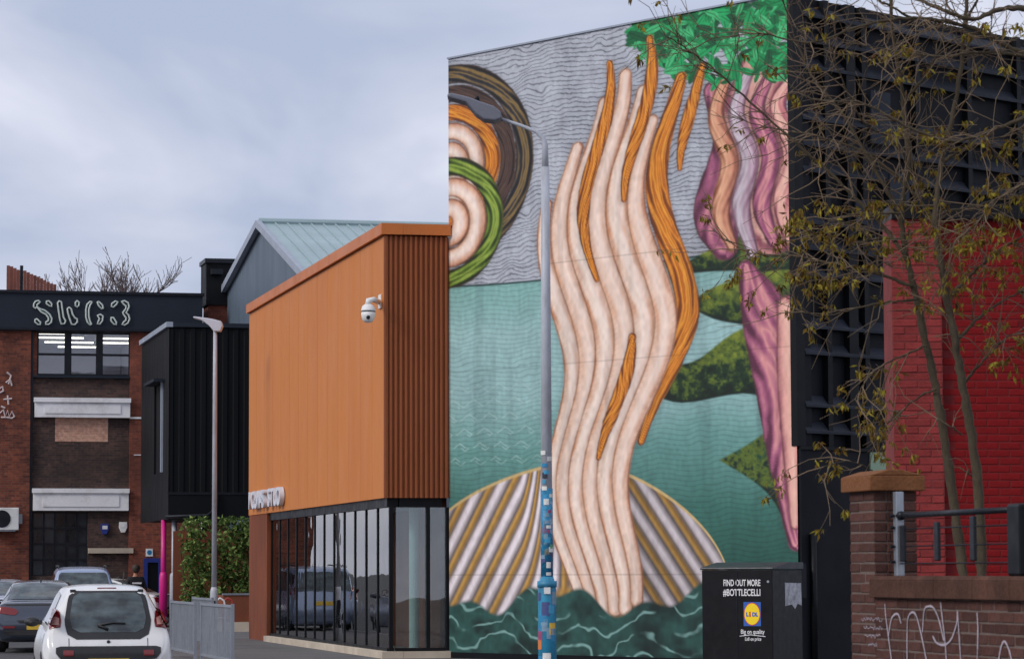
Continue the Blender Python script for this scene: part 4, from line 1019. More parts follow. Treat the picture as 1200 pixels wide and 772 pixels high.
# (control points, start radius, end radius, leafiness, twig density)
LIMBS_A = [
 ([(1135,760),(1130,690),(1122,620),(1109,530),(1097,455),(1086,405),(1073,345),(1062,300),(1056,250),(1066,190),(1058,120),(1048,50),(1040,-40)], .052, .014, .5, 1),
 ([(1150,760),(1150,690),(1149,610),(1140,520),(1128,450),(1119,400),(1110,350),(1101,300),(1096,250),(1104,190),(1120,120),(1130,40),(1136,-40)], .052, .014, .6, 1),
 ([(1062,300),(1030,260),(985,215),(935,170),(880,120),(835,80),(800,55),(778,40)], .022, .004, .25, 1.2),
 ([(1056,250),(1020,190),(985,130),(955,95),(930,40),(915,-10)], .02, .005, .3, 1.1),
 ([(1070,335),(1020,318),(975,308),(930,300),(880,296),(835,270)], .018, .003, .7, 1.2),
 ([(1075,350),(1035,355),(1000,362),(965,370),(930,362)], .014, .003, .3, .8),
 ([(1098,260),(1060,215),(1015,180),(960,160),(905,150),(850,135)], .018, .003, .4, 1.2),
 ([(1086,405),(1050,420),(1020,440),(1000,470)], .012, .003, 1.0, 1.0),
 ([(1097,455),(1070,470),(1045,490),(1030,510)], .010, .003, .9, .8),
 ([(1110,350),(1140,320),(1170,295),(1210,270)], .02, .006, 1.0, 1.3),
 ([(1119,400),(1150,370),(1180,350),(1215,335)], .018, .005, 1.0, 1.2),
 ([(1128,450),(1155,420),(1180,395),(1215,380)], .014, .004, .9, 1.0),
 ([(1104,190),(1140,170),(1175,160),(1215,140)], .02, .006, 1.0, 1.3),
 ([(1096,250),(1130,245),(1165,235),(1210,215)], .018, .006, 1.0, 1.3),
 ([(1066,190),(1040,160),(1010,140),(975,60),(965,10)], .014, .004, .3, 1.0),
 ([(1058,120),(1090,80),(1105,40),(1112,-20)], .014, .005, .4, 1.0),
 ([(1056,250),(1020,250),(985,255),(955,275),(940,300)], .012, .003, 1.2, 1.2),
 ([(1060,280),(1030,280),(1000,285),(970,300)], .010, .003, 1.2, 1.0),
 ([(1128,510),(1115,500),(1098,490)], .008, .004, .2, .4), ([(1142,560),(1125,548),(1110,545)], .008, .003, .1, .3),
 ([(1030,556),(1010,545),(990,540),(965,548),(955,560)], .006, .002, .9, .6),
]
LIMBS_B = [
 ([(1225,75),(1180,55),(1130,30),(1070,22),(1010,30),(950,50),(890,40),(830,45)], .028, .004, .35, 1.3),
 ([(1225,15),(1180,10),(1140,22),(1100,10),(1060,-10)], .03, .012, .3, 1.0),
 ([(1225,130),(1170,150),(1120,165),(1065,150),(1010,120),(950,115),(890,70)], .022, .003, .6, 1.2),
 ([(1225,70),(1160,62),(1110,66),(1060,62),(1000,50)], .018, .004, .4, 1.0),
 ([(1130,30),(1150,-10),(1160,-40)], .014, .006, .3, .8),
 ([(1225,210),(1180,225),(1140,265),(1110,290)], .018, .004, 1.1, 1.3),
 ([(1070,22),(1020,-5),(990,-30)], .012, .005, .3, 1.0),
]
def make_tree(label, limbs, seed, base=None):
    p0 = limb_pts(limbs[0][0], seed=seed)[0] if base is None else base
    th = thing('slender_tree', label, 'tree', (p0.x, p0.y, PZ)); org = Vector((p0.x, p0.y, PZ))
    wood, twigs, leaves = MB(), MB(), []
    if base is not None:
        mid = limb_pts(limbs[0][0], y0=TD-.3, seed=seed)[0]
        tr = [base, base+Vector((.05, 0, 1.6)), base+Vector((-.04, .03, 3.3)), mid+Vector((.12, 0, -.35)), mid]
        wood.tube([Vector(q)-org for q in tr], [.13, .11, .09, .06, .035], 9)
        for s_ in limbs[1:]:
            q = limb_pts(s_[0], y0=TD-.3, seed=seed)[0]
            if s_[0][0][0] > 1200: wood.tube([Vector(tr[2])-org, (Vector(tr[2])+q)/2+Vector((.05, 0, .25))-org, q-org], [.05, .035, s_[1]], 7)
    for k, (seq, r0, r1, leafy, dens) in enumerate(limbs):
        leafy = leafy*(.25 if leafy < .65 else .68)
        P = limb_pts(seq, y0=TD+(0 if k < 2 or base is not None else (k % 5-2)*.02), seed=seed+k) if base is None else limb_pts(seq, y0=TD-.3, seed=seed if k == 0 else seed)
        P = [q-org for q in P]; n = len(P)
        if k < 2 and base is None: P[0] = Vector((P[0].x, P[0].y, 0)) if k == 0 else Vector((P[0].x, P[0].y, 0))
        rad = [r0+(r1-r0)*(i/(n-1))**.8 for i in range(n)]
        rad = [q*(1+.16*math.sin(i*1.7+k)*math.sin(i*.6)) for i, q in enumerate(rad)]; wood.tube(P, rad, 8 if r0 > .03 else 6)
        seglen = sum((P[i+1]-P[i]).length for i in range(n-1)); nt_ = int(seglen*14*dens)
        if k < 2 and base is None: nt_ = int(nt_*.55)
        for q in range(nt_):
            i = rt.randint(int(n*(.42 if (k < 2 and base is None) else .1)), n-2); s0 = P[i].lerp(P[i+1], rt.random()); td = (P[i+1]-P[i]).normalized()
            dv = (td*rt.uniform(.2, 1)+Vector((rt.uniform(-1, 1), rt.uniform(-1, 1), rt.uniform(-.9, .8)))*.85).normalized()
            ln = rt.uniform(.18, .75)*(1 if rt.random() < .8 else 1.5); pts = [s0]; d = dv
            for u in range(4):
                d = (d+Vector((rt.uniform(-1, 1), rt.uniform(-1, 1), rt.uniform(-1, .8)))*.42).normalized(); pts.append(pts[-1]+d*ln/4)
            twigs.tube(pts, [.0055, .0045, .0035, .0026, .0018], 4, False)
            for u in range(rt.randint(1, 3)):
                j = rt.randint(1, 3); d3 = (d+Vector((rt.uniform(-1, 1), rt.uniform(-1, 1), rt.uniform(-1, 1)))*.9).normalized(); l3 = rt.uniform(.08, .28)
                e2 = pts[j]+d3*l3*.5+Vector((0, 0, rt.uniform(-.02, .02))); e3 = e2+(d3+Vector((0, 0, rt.uniform(-.5, .3)))).normalized()*l3*.5
                twigs.tube([pts[j], e2, e3], [.003, .0024, .0015], 3, False)
                if rt.random() < leafy*.75:
                    for c_ in range(rt.randint(5, 12)):
                        dd = Vector((rt.uniform(-1, 1), rt.uniform(-1, 1), rt.uniform(-2.2, .25))); leaves.append((e3+Vector((rt.uniform(-.03, .03), rt.uniform(-.03, .03), rt.uniform(-.02, .02))), dd, rt.uniform(.04, .095), rt.uniform(.008, .016), rt.random()))
            if rt.random() < leafy*.8:
                for c_ in range(rt.randint(5, 14)):
                    dd = Vector((rt.uniform(-.8, .8), rt.uniform(-.8, .8), rt.uniform(-2.6, -.1))); leaves.append((pts[-1].lerp(pts[-2], rt.random())+Vector((rt.uniform(-.04, .04), rt.uniform(-.04, .04), rt.uniform(-.02, .02))), dd, rt.uniform(.04, .1), rt.uniform(.008, .017), rt.random()))
    wood.build('trunk', M_bark, th, True); tag(twigs.build('twigs', M_twig, th, True), kind='stuff'); leaf_mesh(leaves, 'crown', M_tleaf, th)
    print('leaves', len(leaves)); return th
make_tree('twin stemmed young tree with sparse olive leaves growing behind the railing', LIMBS_A, 100)
bp_ = at_depth(1300, 24.9, PZ)
make_tree('overhanging tree with dark arching branches reaching over the red building', LIMBS_B, 300, bp_)

# ------------------------------------------------------------------ guard rail panels
M_bars = M_galv
gx0 = K.x
gp = None
for k, (pa, pb) in enumerate(((201, 229), (236.5, 272.5), (226, 249))):
    back = k == 2
    xo = gx0 if not back else FR_S.lo(at_depth(226, 62)).x
    ya_ = FR_S.fx(pb, 740, xo)[0]; yb_ = FR_S.fx(pa, 740, xo)[0]
    th = thing('guard_rail', ['galvanised guard rail panel beside the white hatchback, farther of the kerbside pair', 'galvanised guard rail panel along the kerb, standing before the planter', 'galvanised guard rail panel standing by the slim lamp and hedge'][k], 'guard rail', FR_S.i.inverted() @ Vector((xo, ya_, PZ)), RZ, 'pedestrian guard rails')
    Lg = yb_-ya_; Hg = 1.0
    for y in (0, Lg): box('post', M_galv, th, -.025, .025, y-.025, y+.025, 0, Hg+.02)
    box('top_rail', M_galv, th, -.022, .022, .026, Lg-.026, Hg-.04, Hg); box('bottom_rail', M_galv, th, -.018, .018, .026, Lg-.026, .12, .16)
    m = MB(); y = .12
    while y < Lg-.08: m.tube([(0, y, .16), (0, y, Hg-.04)], .009, 6, False); y += .135
    tag(m.build('infill_bars', M_galv, th), kind='stuff')

# ------------------------------------------------------------------ hedge, corten wall, planter, rack
HB = Fr(at_depth(206, 80.5), RZ); HB.loc.z = 0
hx1 = HB.fy(298, 650)[0]; hz1 = HB.fy(250, 606)[1]
sw_ = thing('corten_screen', 'rust brown steel screen behind the hedge under the black box', 'screen', HB.loc, RZ)
for i in range(3): box('sheet', M_corten, sw_, .12+i*.9, .12+(i+1)*.9-.012, 1.6, 1.66, 0, 2.75)
hd = thing('hedge', 'tall leafy green hedge under the overhanging black box', 'hedge', HB.loc, RZ)
m = MB(); lv = []
for i in range(5):
    xx = .25+i*hx1/5; m.tube([(xx, .7, 0), (xx+.1, .7, 1.2), (xx-.05, .65, 2.2)], [.04, .03, .015], 6)
m.build('stem', M_bark, hd)
for i in range(5200):
    xx, zz = rt.uniform(-.1, hx1), rt.uniform(.5, hz1); yy = .5*vnoise(np.array([xx*100.]), np.array([zz*100.]), 28, 41)[0]+abs(rt.gauss(0, .3))
    edge = min(xx/.5, 1); 
    if vnoise(np.array([xx*100]), np.array([zz*100+yy*60]), 30, 77)[0] < .36: continue
    if xx < .15+.25*vnoise(np.array([zz*100.]), np.array([9.]), 35, 5)[0]: continue
    lv.append((Vector((xx, yy, zz)), Vector((rt.uniform(-1, 1), rt.uniform(-1.2, .3), rt.uniform(-1, .6))), rt.uniform(.09, .18), rt.uniform(.025, .05), rt.random()))
leaf_mesh(lv, 'foliage', leaf_mat('hedge_leaf', srgb(40, 62, 30), srgb(92, 118, 56), srgb(152, 172, 100)), hd)
pp_ = Fr(at_depth(262, 76.5), RZ); pp_.loc.z = 0
px1 = pp_.fy(292, 700)[0]; pz1 = pp_.fy(270, 697)[1]
pt = thing('planter', 'rust brown steel planter on a pale stone base beside the orange building', 'planter', pp_.loc, RZ)
box('side_panel', M_corten, pt, 0, px1, 0, .05, .36, pz1); box('side_panel', M_corten, pt, 0, .05, .052, 1.2, .36, pz1)
box('rim', M_galv, pt, -.03, px1, -.03, .08, pz1+.002, pz1+.05); box('base', M_stone, pt, -.05, px1, -.05, 1.2, .05, .355)
box('soil', mat('soil', (.03, .022, .016), .95), pt, .052, px1, .052, 1.2, pz1-.2, pz1-.1)
for k, (px, m_, lab) in enumerate(((253, M_white, 'white cycle hoop beside the planter'), (262, mat('red_hoop', srgb(170, 50, 46), .5), 'red cycle hoop beside the planter'))):
    q = at_depth(px, 73.5+k*.4, PZ); th = thing('cycle_hoop', lab, 'cycle stand', q, RZ)
    MB().tube([(0, 0, 0), (0, 0, .7), (.03, 0, .82), (.1, 0, .88), (.2, 0, .82), (.23, 0, .7), (.23, 0, 0)], .022, 8).build('hoop', m_, th, True)
    MB().tube([(0, 0, .4), (.23, 0, .4)], .016, 8).build('cross_bar', m_, th, True)

# ------------------------------------------------------------------ cars
def crom(P, n):
    P = np.array(P, float); P = np.vstack([2*P[0]-P[1], P, 2*P[-1]-P[-2]]); k = len(P)-3; out = []
    for s in np.linspace(0, k-1e-6, n):
        i = int(s); u = s-i; p0, p1, p2, p3 = P[i:i+4]
        # softened tangents keep the panels taut
        m1, m2 = (p2-p0)*.42, (p3-p1)*.42
        out.append((2*u**3-3*u*u+1)*p1+(u**3-2*u*u+u)*m1+(-2*u**3+3*u*u)*p2+(u**3-u*u)*m2)
    return np.array(out)
def car_body(st, nl=70, nr=30):
    rows = crom(st, nl); V_, F_ = [], []
    for y, zb, zs_, ztp_, wl, wm, ws, wt in rows:
        gh = max(ztp_-zs_, .001)
        half = [(0, zb), (wl*.85, zb), (wl, zb+.05), (wm, zb+(zs_-zb)*.45), (wm-.005, zb+(zs_-zb)*.7), (ws, zs_), (ws+(wt-ws)*.55, zs_+gh*.5), (wt+.02, ztp_-min(.11, gh*.3)), (wt*.9, ztp_-min(.03, gh*.1)), (wt*.5, ztp_), (0, ztp_+.006)]
        h = crom(half, nr)
        ring = [(x, y, z) for x, z in h]+[(-x, y, z) for x, z in h[-2:0:-1]]
        b0 = len(V_); V_ += ring; n = len(ring)
        if b0:
            for k in range(n): F_.append((b0-n+k, b0-n+(k+1) % n, b0+(k+1) % n, b0+k))
    F_.append(tuple(range(n))[::-1]); F_.append(tuple(range(len(V_)-n, len(V_))))
    return V_, F_
M_tyre = mat('tyre_rubber', (.015, .015, .016), .8, 0, .2, 8); M_rim = mat('wheel_rim', (.45, .46, .48), .35, .7, .1, 5)
M_cglass = NB('car_glass'); M_cglass.p.inputs['Base Color'].default_value = (.035, .05, .055, 1); M_cglass.p.inputs['Roughness'].default_value = .04; M_cglass.p.inputs['Coat Weight'].default_value = .5
M_cglass.l(M_cglass.mix(M_cglass.rng(M_cglass.noise(M_cglass.coord((1, 1, 1.6)), 3.2, 4), .35, .7, 0, 1), (.018, .024, .028), (.10, .135, .145)), M_cglass.p.inputs['Base Color']); M_cglass = M_cglass.m  # opaque; pale teal painted in for light seen through the cabin
M_plastic = mat('black_plastic', (.02, .02, .022), .55, 0, .15, 8); M_tail = paint_mat('tail_light_red', srgb(120, 14, 18), .6, .2); M_clear = paint_mat('clear_lamp', srgb(214, 170, 160), .8, .1); M_plate = mat('yellow_plate', srgb(206, 170, 50), .5)
def make_car(label, st, paint, loc, rz, wheels, wr, track, windows, extras, name='parked_car'):
    th = thing(name, label, 'car', loc, rz, 'cars parked along the street')
    V_, F_ = car_body(st); m = MB(); m.v, m.f = V_, F_
    body = m.build('body', paint, th, True); bvh = BVHTree.FromPolygons([Vector(v) for v in V_], F_)
    def patch(nm, mt, outline, view, off=.005, cols=12, rows_=10, parent=th):
        o2 = np.array(outline, float); zs2 = np.linspace(o2[:, 1].min()+1e-4, o2[:, 1].max()-1e-4, rows_+1); q = MB(); ok = True
        for z in zs2:
            xs = []
            for k in range(len(o2)):
                a, c = o2[k], o2[(k+1) % len(o2)]
                if (a[1] > z) != (c[1] > z): xs.append(a[0]+(c[0]-a[0])*(z-a[1])/(c[1]-a[1]))
            lo_, hi_ = min(xs), max(xs)
            for k in range(cols+1):
                u = lo_+(hi_-lo_)*k/cols
                og, dr_ = {'rear': (Vector((u, -2, z)), Vector((0, 1, 0))), 'left': (Vector((-3, u, z)), Vector((1, 0, 0))), 'right': (Vector((3, u, z)), Vector((-1, 0, 0))), 'front': (Vector((u, 9, z)), Vector((0, -1, 0)))}[view]
                h, nn, *_ = bvh.ray_cast(og, dr_)
                if h is None: h = Vector((u, .02, z)) if view == 'rear' else Vector((0, u, z)); nn = -dr_
                if nn.dot(dr_) > 0: nn = -nn
                q.v.append(tuple(h+nn*off-dr_*off*.5))
        for r in range(rows_):
            for k in range(cols): a = r*(cols+1)+k; q.f.append((a, a+1, a+cols+2, a+cols+1))
        return q.build(nm, mt, parent, True)
    for nm, mt, ol, vw, off in windows: patch(nm, mt, ol, vw, off)
    for y in wheels:
        for s in (-1, 1):
            w_ = MB().lathe([(wr*.62, -.09), (wr*.93, -.095), (wr, -.07), (wr, .07), (wr*.93, .095), (wr*.62, .09)], (0, 0, 0), 26, 'x').build('tyre', M_tyre, th, True, loc=(s*track, y, wr))
            MB().lathe([(.03, s*.09), (wr*.2, s*.075), (wr*.5, s*.07), (wr*.63, s*.092), (wr*.63, s*.05)], (0, 0, 0), 20, 'x').build('rim', M_rim, w_)
    extras(th, patch, bvh)
    return th
mir = lambda o2: [(-x, z) for x, z in o2]
# --- white small hatchback, seen from behind
HATCH = [(0.00,.36,.56,.60,.52,.66,.66,.58),(.03,.28,.62,.70,.62,.755,.735,.66),(.08,.25,.72,.80,.68,.79,.765,.67),(.13,.23,.80,.90,.70,.80,.77,.66),(.20,.22,.86,1.10,.71,.81,.765,.61),(.30,.21,.89,1.30,.72,.815,.76,.55),(.40,.21,.90,1.405,.72,.815,.755,.52),(.65,.2,.91,1.45,.72,.815,.755,.525),(1.1,.2,.915,1.465,.72,.81,.755,.54),(1.6,.2,.92,1.46,.72,.81,.75,.54),(2.0,.2,.925,1.41,.72,.81,.745,.52),(2.35,.2,.93,1.20,.72,.81,.74,.56),(2.7,.2,.92,.99,.71,.80,.72,.62),(3.1,.22,.80,.87,.68,.77,.66,.58),(3.33,.26,.62,.68,.60,.70,.58,.5),(3.43,.35,.5,.54,.45,.55,.45,.4)]
wp_ = at_depth(128, 38); 
M_wpaint = paint_mat('white_car_paint', (.74, .74, .73)); M_gpaint = paint_mat('grey_car_paint', srgb(70, 76, 90), .7, .25, .5); M_spaint = paint_mat('silver_blue_paint', srgb(150, 164, 190), .6, .25, .4)
rear_glass = [(-.50,.80),(-.53,.9),(-.55,1.0),(-.50,1.28),(-.47,1.36),(-.40,1.385),(.40,1.385),(.47,1.36),(.50,1.28),(.55,1.0),(.53,.9),(.50,.80),(.40,.775),(-.40,.775)]
tl = [(-.735,.90),(-.60,.91),(-.585,1.0),(-.60,1.12),(-.64,1.17),(-.69,1.10),(-.735,1.0)]
lampc = [(-.715,.955),(-.62,.955),(-.61,1.04),(-.66,1.06),(-.71,1.03)]
strip = [(-.60,.53),(-.66,.60),(-.66,.675),(-.60,.69),(.60,.69),(.66,.675),(.66,.60),(.60,.53),(.45,.515),(-.45,.515)]
def hx_extra(th, patch, bvh):
    def surf(x, z):
        h = bvh.ray_cast(Vector((x, -2, z)), Vector((0, 1, 0)))[0]; return h if h else Vector((x, .3, z))
    a, b_ = surf(.02, .93), surf(-.17, .97)
    MB().tube([surf(.0, .90)+Vector((0, -.03, 0)), surf(-.12, .95)+Vector((0, -.03, 0)), surf(-.13, .955)+Vector((0, -.035, 0)), surf(.06, .985)+Vector((0, -.03, 0)), surf(.22, .975)+Vector((0, -.028, 0))], [.016, .016, .014, .011, .008], 8).build('rear_wiper', M_plastic, th, True)
    for s in (-1, 1):
        q = surf(s*.43, 1.385); MB().box(q.x-.035, q.x+.035, q.y-.03, q.y+.05, 1.345, 1.405).build('tailgate_hinge', M_plastic, th, bevel=.008)
        MB().lathe([(.0, 0), (.05, .02), (.085, .05), (.09, .11), (.06, .14), (.0, .145)], (0, 0, 0), 14, 'y').build('door_mirror', M_plastic, th, True, loc=(s*.86, 2.05, .97)).scale = (1.15, .8, .72)
        MB().tube([(s*.72, 2.1, .95), (s*.86, 2.07, .97)], .025, 6).build('mirror_arm', M_plastic, th)
    q = surf(0, 1.42); MB().box(-.12, .12, q.y-.02, q.y+.03, 1.407, 1.428).build('high_brake_light', M_tail, th, bevel=.005)
    q = surf(0, .745); MB().lathe([(.022, -.012), (.022, .01)], (q.x, q.y, q.z), 12, 'y').build('tailgate_lock', M_plastic, th)
    q = surf(0, .47); pl_ = MB().box(-.26, .26, q.y-.03, q.y-.01, .43, .535).build('number_plate', M_plate, th, bevel=.004)
    MB().tube([(.3, 1.75, 1.45), (.3, 1.45, 1.62)], .008, 6).build('aerial', M_plastic, th)
sidew = [(.62,.95),(.55,1.05),(.75,1.34),(1.25,1.375),(1.85,1.33),(2.3,1.0),(2.32,.96)]
win = [('rear_window', M_plastic, rear_glass, 'rear', .004), ('rear_glass', M_cglass, [(x*.88, .86+(z-.775)*.82) for x, z in rear_glass], 'rear', .007)]
for s, f_ in ((1, lambda q: q), (-1, mir)):
    win += [('tail_light', M_tail, f_(tl), 'rear', .008), ('lamp_lens', M_clear, f_(lampc), 'rear', .012)]
win += [('bumper_strip', M_plastic, strip, 'rear', .006)] + [('fog_reflector', M_tail, f_([(-.57,.57),(-.44,.57),(-.44,.64),(-.57,.64)]), 'rear', .012) for f_ in (lambda q: q, mir)]
for x_ in (-.5, .492): win.append(('shut_line', M_plastic, [(x_, .69), (x_+.008, .69), (x_+.008, .79), (x_, .79)], 'rear', .003))
win += [('shut_line', M_plastic, [(1.28, .3), (1.29, .3), (1.29, .93), (1.28, .93)], 'left', .003), ('fuel_flap', M_wpaint, [(.55, .72), (.7, .72), (.7, .85), (.55, .85)], 'left', .004), ('wheel_arch', M_plastic, [(.2, .2), (.22, .42), (.34, .58), (.52, .63), (.70, .58), (.82, .42), (.84, .2)], 'left', .004)]
win += [('side_window', M_cglass, sidew, 'left', .005), ('side_window', M_cglass, sidew, 'right', .005), ('windscreen', M_cglass, [(-.6,1.0),(-.52,1.33),(.52,1.33),(.6,1.0)], 'front', .005)]
make_car('small white hatchback with a wide dark rear window by the guard rail', HATCH, M_wpaint, (wp_.x, wp_.y, .004), RZ-R_(1.5), (.52, 2.86), .27, .70, win, hx_extra)
# --- grey saloon
SAL = [(0,.34,.58,.64,.60,.74,.74,.66),(.05,.28,.70,.80,.72,.85,.84,.74),(.12,.24,.84,.98,.78,.89,.86,.76),(.25,.22,.90,1.03,.80,.905,.85,.76),(.6,.21,.92,1.06,.81,.91,.84,.70),(.95,.2,.93,1.24,.81,.915,.84,.64),(1.3,.2,.93,1.40,.81,.915,.84,.60),(1.8,.2,.93,1.455,.81,.915,.84,.60),(2.4,.2,.93,1.46,.81,.915,.84,.61),(2.9,.2,.93,1.38,.81,.915,.83,.62),(3.3,.2,.93,1.16,.81,.91,.83,.66),(3.65,.2,.91,.99,.8,.9,.82,.72),(4.2,.22,.82,.88,.77,.88,.76,.66),(4.6,.26,.64,.72,.7,.8,.66,.6),(4.72,.36,.5,.56,.5,.62,.5,.4)]
def sal_extra(th, patch, bvh):
    MB().prism([(-.0, 1.455), (.16, 1.455), (.02, 1.53)], 'x', -.015, .015).build('roof_fin', M_plastic, th, loc=(0, 1.5, -.005))
    for s in (-1, 1):
        MB().lathe([(.0, 0), (.06, .02), (.1, .06), (.1, .12), (.06, .16), (.0, .165)], (0, 0, 0), 14, 'y').build('door_mirror', M_gpaint, th, True, loc=(s*.97, 3.0, 1.0)).scale = (1.1, .8, .7)
        MB().tube([(s*.82, 3.1, .97), (s*.96, 3.08, 1.0)], .03, 6).build('mirror_arm', M_plastic, th)
rg = [(-.66,1.08),(-.55,1.38),(-.5,1.41),(.5,1.41),(.55,1.38),(.66,1.08)]
slw = [(.95,1.0),(1.1,1.24),(1.5,1.37),(2.3,1.385),(2.85,1.31),(3.25,1.03),(3.2,.99)]
tl2 = [(-.86,.80),(-.50,.76),(-.42,.83),(-.5,.90),(-.82,.95)]
sw2 = [('rear_window', M_cglass, rg, 'rear', .006), ('boot_dark_strip', M_plastic, [(-.8,.955),(-.72,.985),(.72,.985),(.8,.955)], 'rear', .004), ('plate_recess', M_plastic, [(-.40,.60),(-.46,.66),(.46,.66),(.40,.60)], 'rear', .006), ('number_plate', M_plate, [(-.26,.47),(-.26,.57),(.26,.57),(.26,.47)], 'rear', .008), ('lower_bumper', M_plastic, [(-.66,.36),(-.72,.46),(.72,.46),(.66,.36)], 'rear', .006)]  # includes a narrow dark strip laid across the boot lid
for f_ in (lambda q: q, mir): sw2 += [('tail_light', M_tail, f_(tl2), 'rear', .008), ('reflector', M_tail, f_([(-.74,.50),(-.5,.50),(-.5,.545),(-.74,.545)]), 'rear', .008)]
sw2 += [('side_window', M_cglass, slw, 'left', .005), ('side_window', M_cglass, slw, 'right', .005), ('windscreen', M_cglass, [(-.7,1.02),(-.58,1.36),(.58,1.36),(.7,1.02)], 'front', .005)]
sp_ = at_depth(47, 61)
make_car('dark grey saloon with red tail lights beside the white hatchback', SAL, M_gpaint, (sp_.x, sp_.y, .004), RZ-R_(5), (.95, 3.75), .33, .79, sw2, sal_extra)
# --- taller silver blue estate ahead of them
EST = [(0,.36,.62,.7,.6,.76,.76,.68),(.05,.3,.8,.95,.74,.87,.86,.76),(.12,.26,.95,1.2,.8,.9,.86,.72),(.28,.24,1.02,1.55,.82,.92,.86,.66),(.45,.23,1.03,1.7,.82,.925,.86,.64),(1,.22,1.03,1.76,.82,.925,.86,.645),(2,.22,1.03,1.77,.82,.925,.86,.655),(2.8,.22,1.03,1.68,.82,.925,.85,.65),(3.25,.22,1.03,1.36,.82,.92,.85,.7),(3.6,.22,1.02,1.13,.81,.91,.84,.74),(4.15,.25,.93,1.0,.78,.88,.78,.68),(4.5,.3,.75,.82,.7,.8,.66,.6),(4.6,.4,.55,.6,.5,.6,.5,.4)]
def est_extra(th, patch, bvh):
    for s in (-1, 1): MB().tube([(s*.6, .7, 1.74), (s*.6, .8, 1.79), (s*.62, 2.4, 1.80), (s*.62, 2.5, 1.75)], .018, 6).build('roof_bar', M_plastic, th, True)
rg3 = [(-.7,1.12),(-.66,1.3),(-.60,1.58),(-.55,1.62),(.55,1.62),(.60,1.58),(.66,1.3),(.7,1.12)]
se = [(.5,1.12),(.65,1.52),(1.2,1.62),(2.3,1.63),(2.75,1.55),(3.2,1.14),(3.1,1.1)]
tl3 = [(-.84,.9),(-.72,.9),(-.70,1.2),(-.76,1.25),(-.84,1.15)]
ew = [('rear_window', M_cglass, rg3, 'rear', .006), ('tail_light', M_tail, tl3, 'rear', .008), ('tail_light', M_tail, mir(tl3), 'rear', .008), ('side_window', M_cglass, se, 'left', .005), ('side_window', M_cglass, se, 'right', .005), ('windscreen', M_cglass, [(-.72,1.18),(-.6,1.6),(.6,1.6),(.72,1.18)], 'front', .005), ('number_plate', M_plate, [(-.26,.75),(-.26,.86),(.26,.86),(.26,.75)], 'rear', .008)]
ep = at_depth(98, 76)
make_car('tall silver blue estate parked beyond the grey saloon', EST, M_spaint, (ep.x, ep.y, .004), RZ-R_(3), (.9, 3.65), .34, .8, ew, est_extra)
fp = at_depth(2, 72)
make_car('pale car with its roof showing over the grey saloon', SAL, paint_mat('pale_car_paint', srgb(190, 196, 208), .6, .25, .2), (fp.x, fp.y, .004), RZ-R_(2), (.95, 3.75), .33, .79, sw2, sal_extra)
vp = at_depth(199, 84)
make_car('white saloon parked by the magenta post and blue doorway', SAL, M_wpaint, (vp.x, vp.y, .004), RZ+R_(62), (.95, 3.75), .33, .79, sw2, sal_extra)

# ------------------------------------------------------------------ person in black by the blue doorway
def skin(name, verts, edges, rad, m, parent, lev=2):
    me = bpy.data.meshes.new(name); me.from_pydata(verts, edges, []); o = bpy.data.objects.new(name, me); COL.objects.link(o); o.parent = parent
    sk_ = o.modifiers.new('skin', 'SKIN'); sl_ = me.skin_vertices[0] if me.skin_vertices else None
    if sl_ is None:
        bpy.context.view_layer.objects.active = o; bm = bmesh.new(); bm.from_mesh(me); ly = bm.verts.layers.skin.verify(); bm.to_mesh(me); bm.free(); sl_ = me.skin_vertices[0]
    for i, r in enumerate(rad): sl_.data[i].radius = r if isinstance(r, tuple) else (r, r)
    sl_.data[0].use_root = True
    ss = o.modifiers.new('sub', 'SUBSURF'); ss.levels = lev; ss.render_levels = lev
    me.materials.append(m); 
    for p in me.polygons: p.use_smooth = True
    return o
M_skin = mat('skin', srgb(176, 122, 98), .6, 0, .06); M_cloth = mat('black_jacket', (.012, .012, .015), .85, 0, .2, 6); M_jean = mat('dark_trousers', (.02, .022, .03), .9, 0, .2, 6); M_hair = mat('dark_hair', (.03, .02, .014), .7)
pq = at_depth(159, 84, .004)
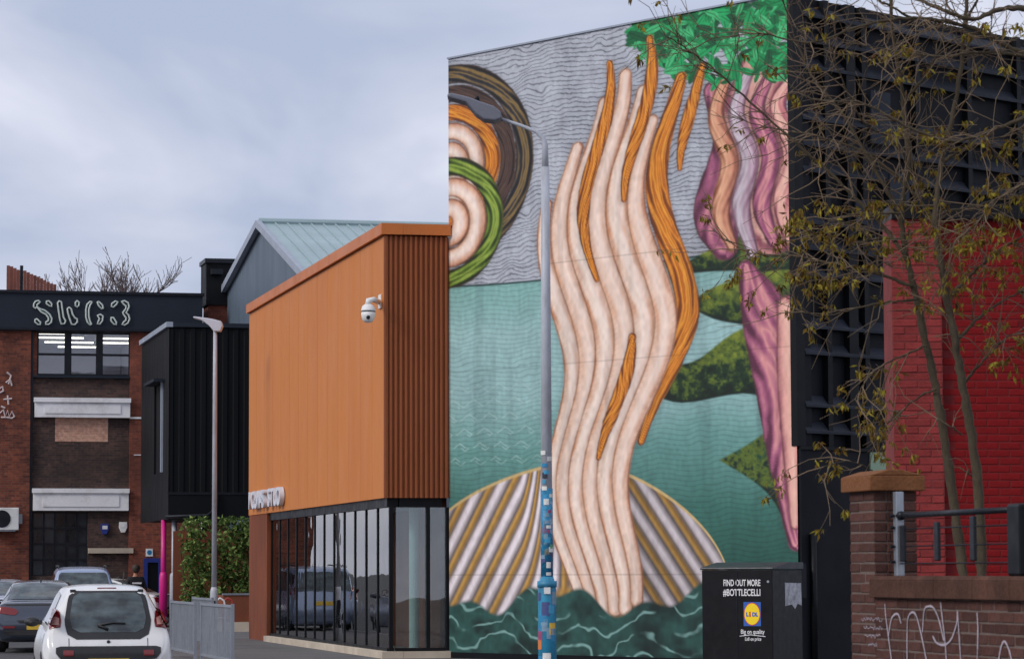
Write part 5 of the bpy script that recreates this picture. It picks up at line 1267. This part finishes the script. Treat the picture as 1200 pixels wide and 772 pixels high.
pe = thing('person', 'person in black jacket with pale back stripe near the blue doorway', 'person', (pq.x, pq.y, .004), RZ+.15)
bv_ = [(0,0,.95),(0,0,1.15),(0,.0,1.38),(0,0,1.5),(0,-.01,1.60),(0,-.03,1.70),(0,-.02,1.78), (.18,0,1.44),(.26,-.02,1.18),(.24,-.1,.95),(.23,-.14,.86), (-.18,0,1.44),(-.26,-.02,1.18),(-.24,-.1,.95),(-.23,-.14,.86), (.1,0,.86),(.11,-.01,.5),(.11,.02,.1),(.12,-.12,.05), (-.1,0,.86),(-.11,-.03,.5),(-.12,.02,.1),(-.13,-.12,.05)]
be = [(0,1),(1,2),(2,3),(3,4),(4,5),(5,6),(2,7),(7,8),(8,9),(9,10),(2,11),(11,12),(12,13),(13,14),(0,15),(15,16),(16,17),(17,18),(0,19),(19,20),(20,21),(21,22)]
br_ = [(.14,.1),(.14,.1),(.15,.1),.07,.055,.085,.07,.055,.042,.034,.035,.055,.042,.034,.035,.08,.06,.045,.04,.08,.06,.045,.04]
skin('body', bv_, be, br_, M_skin, pe)
skin('jacket', [(0,0,.88),(0,0,1.1),(0,0,1.36),(0,0,1.5),(.19,0,1.44),(.27,-.02,1.18),(.25,-.1,.93),(-.19,0,1.44),(-.27,-.02,1.18),(-.25,-.1,.93)], [(0,1),(1,2),(2,3),(2,4),(4,5),(5,6),(2,7),(7,8),(8,9)], [(.19,.14),(.18,.14),(.19,.14),(.09,.09),.08,.065,.05,.08,.065,.05], M_cloth, pe)
skin('trousers', [(0,0,.92),(.1,0,.84),(.11,-.01,.5),(.11,.02,.1),(-.1,0,.84),(-.11,-.03,.5),(-.12,.02,.1)], [(0,1),(1,2),(2,3),(0,4),(4,5),(5,6)], [(.16,.12),.1,.075,.06,.1,.075,.06], M_jean, pe)
MB().lathe([(.0, -.13), (.06, -.12), (.095, -.07), (.112, .0), (.105, .06), (.07, .105), (.0, .12)], (0, -.035, 1.73), 16).build('hair', M_hair, pe, True)
MB().box(-.13, .13, -.158, -.145, 1.30, 1.345).build('back_stripe', M_offwhite, pe)
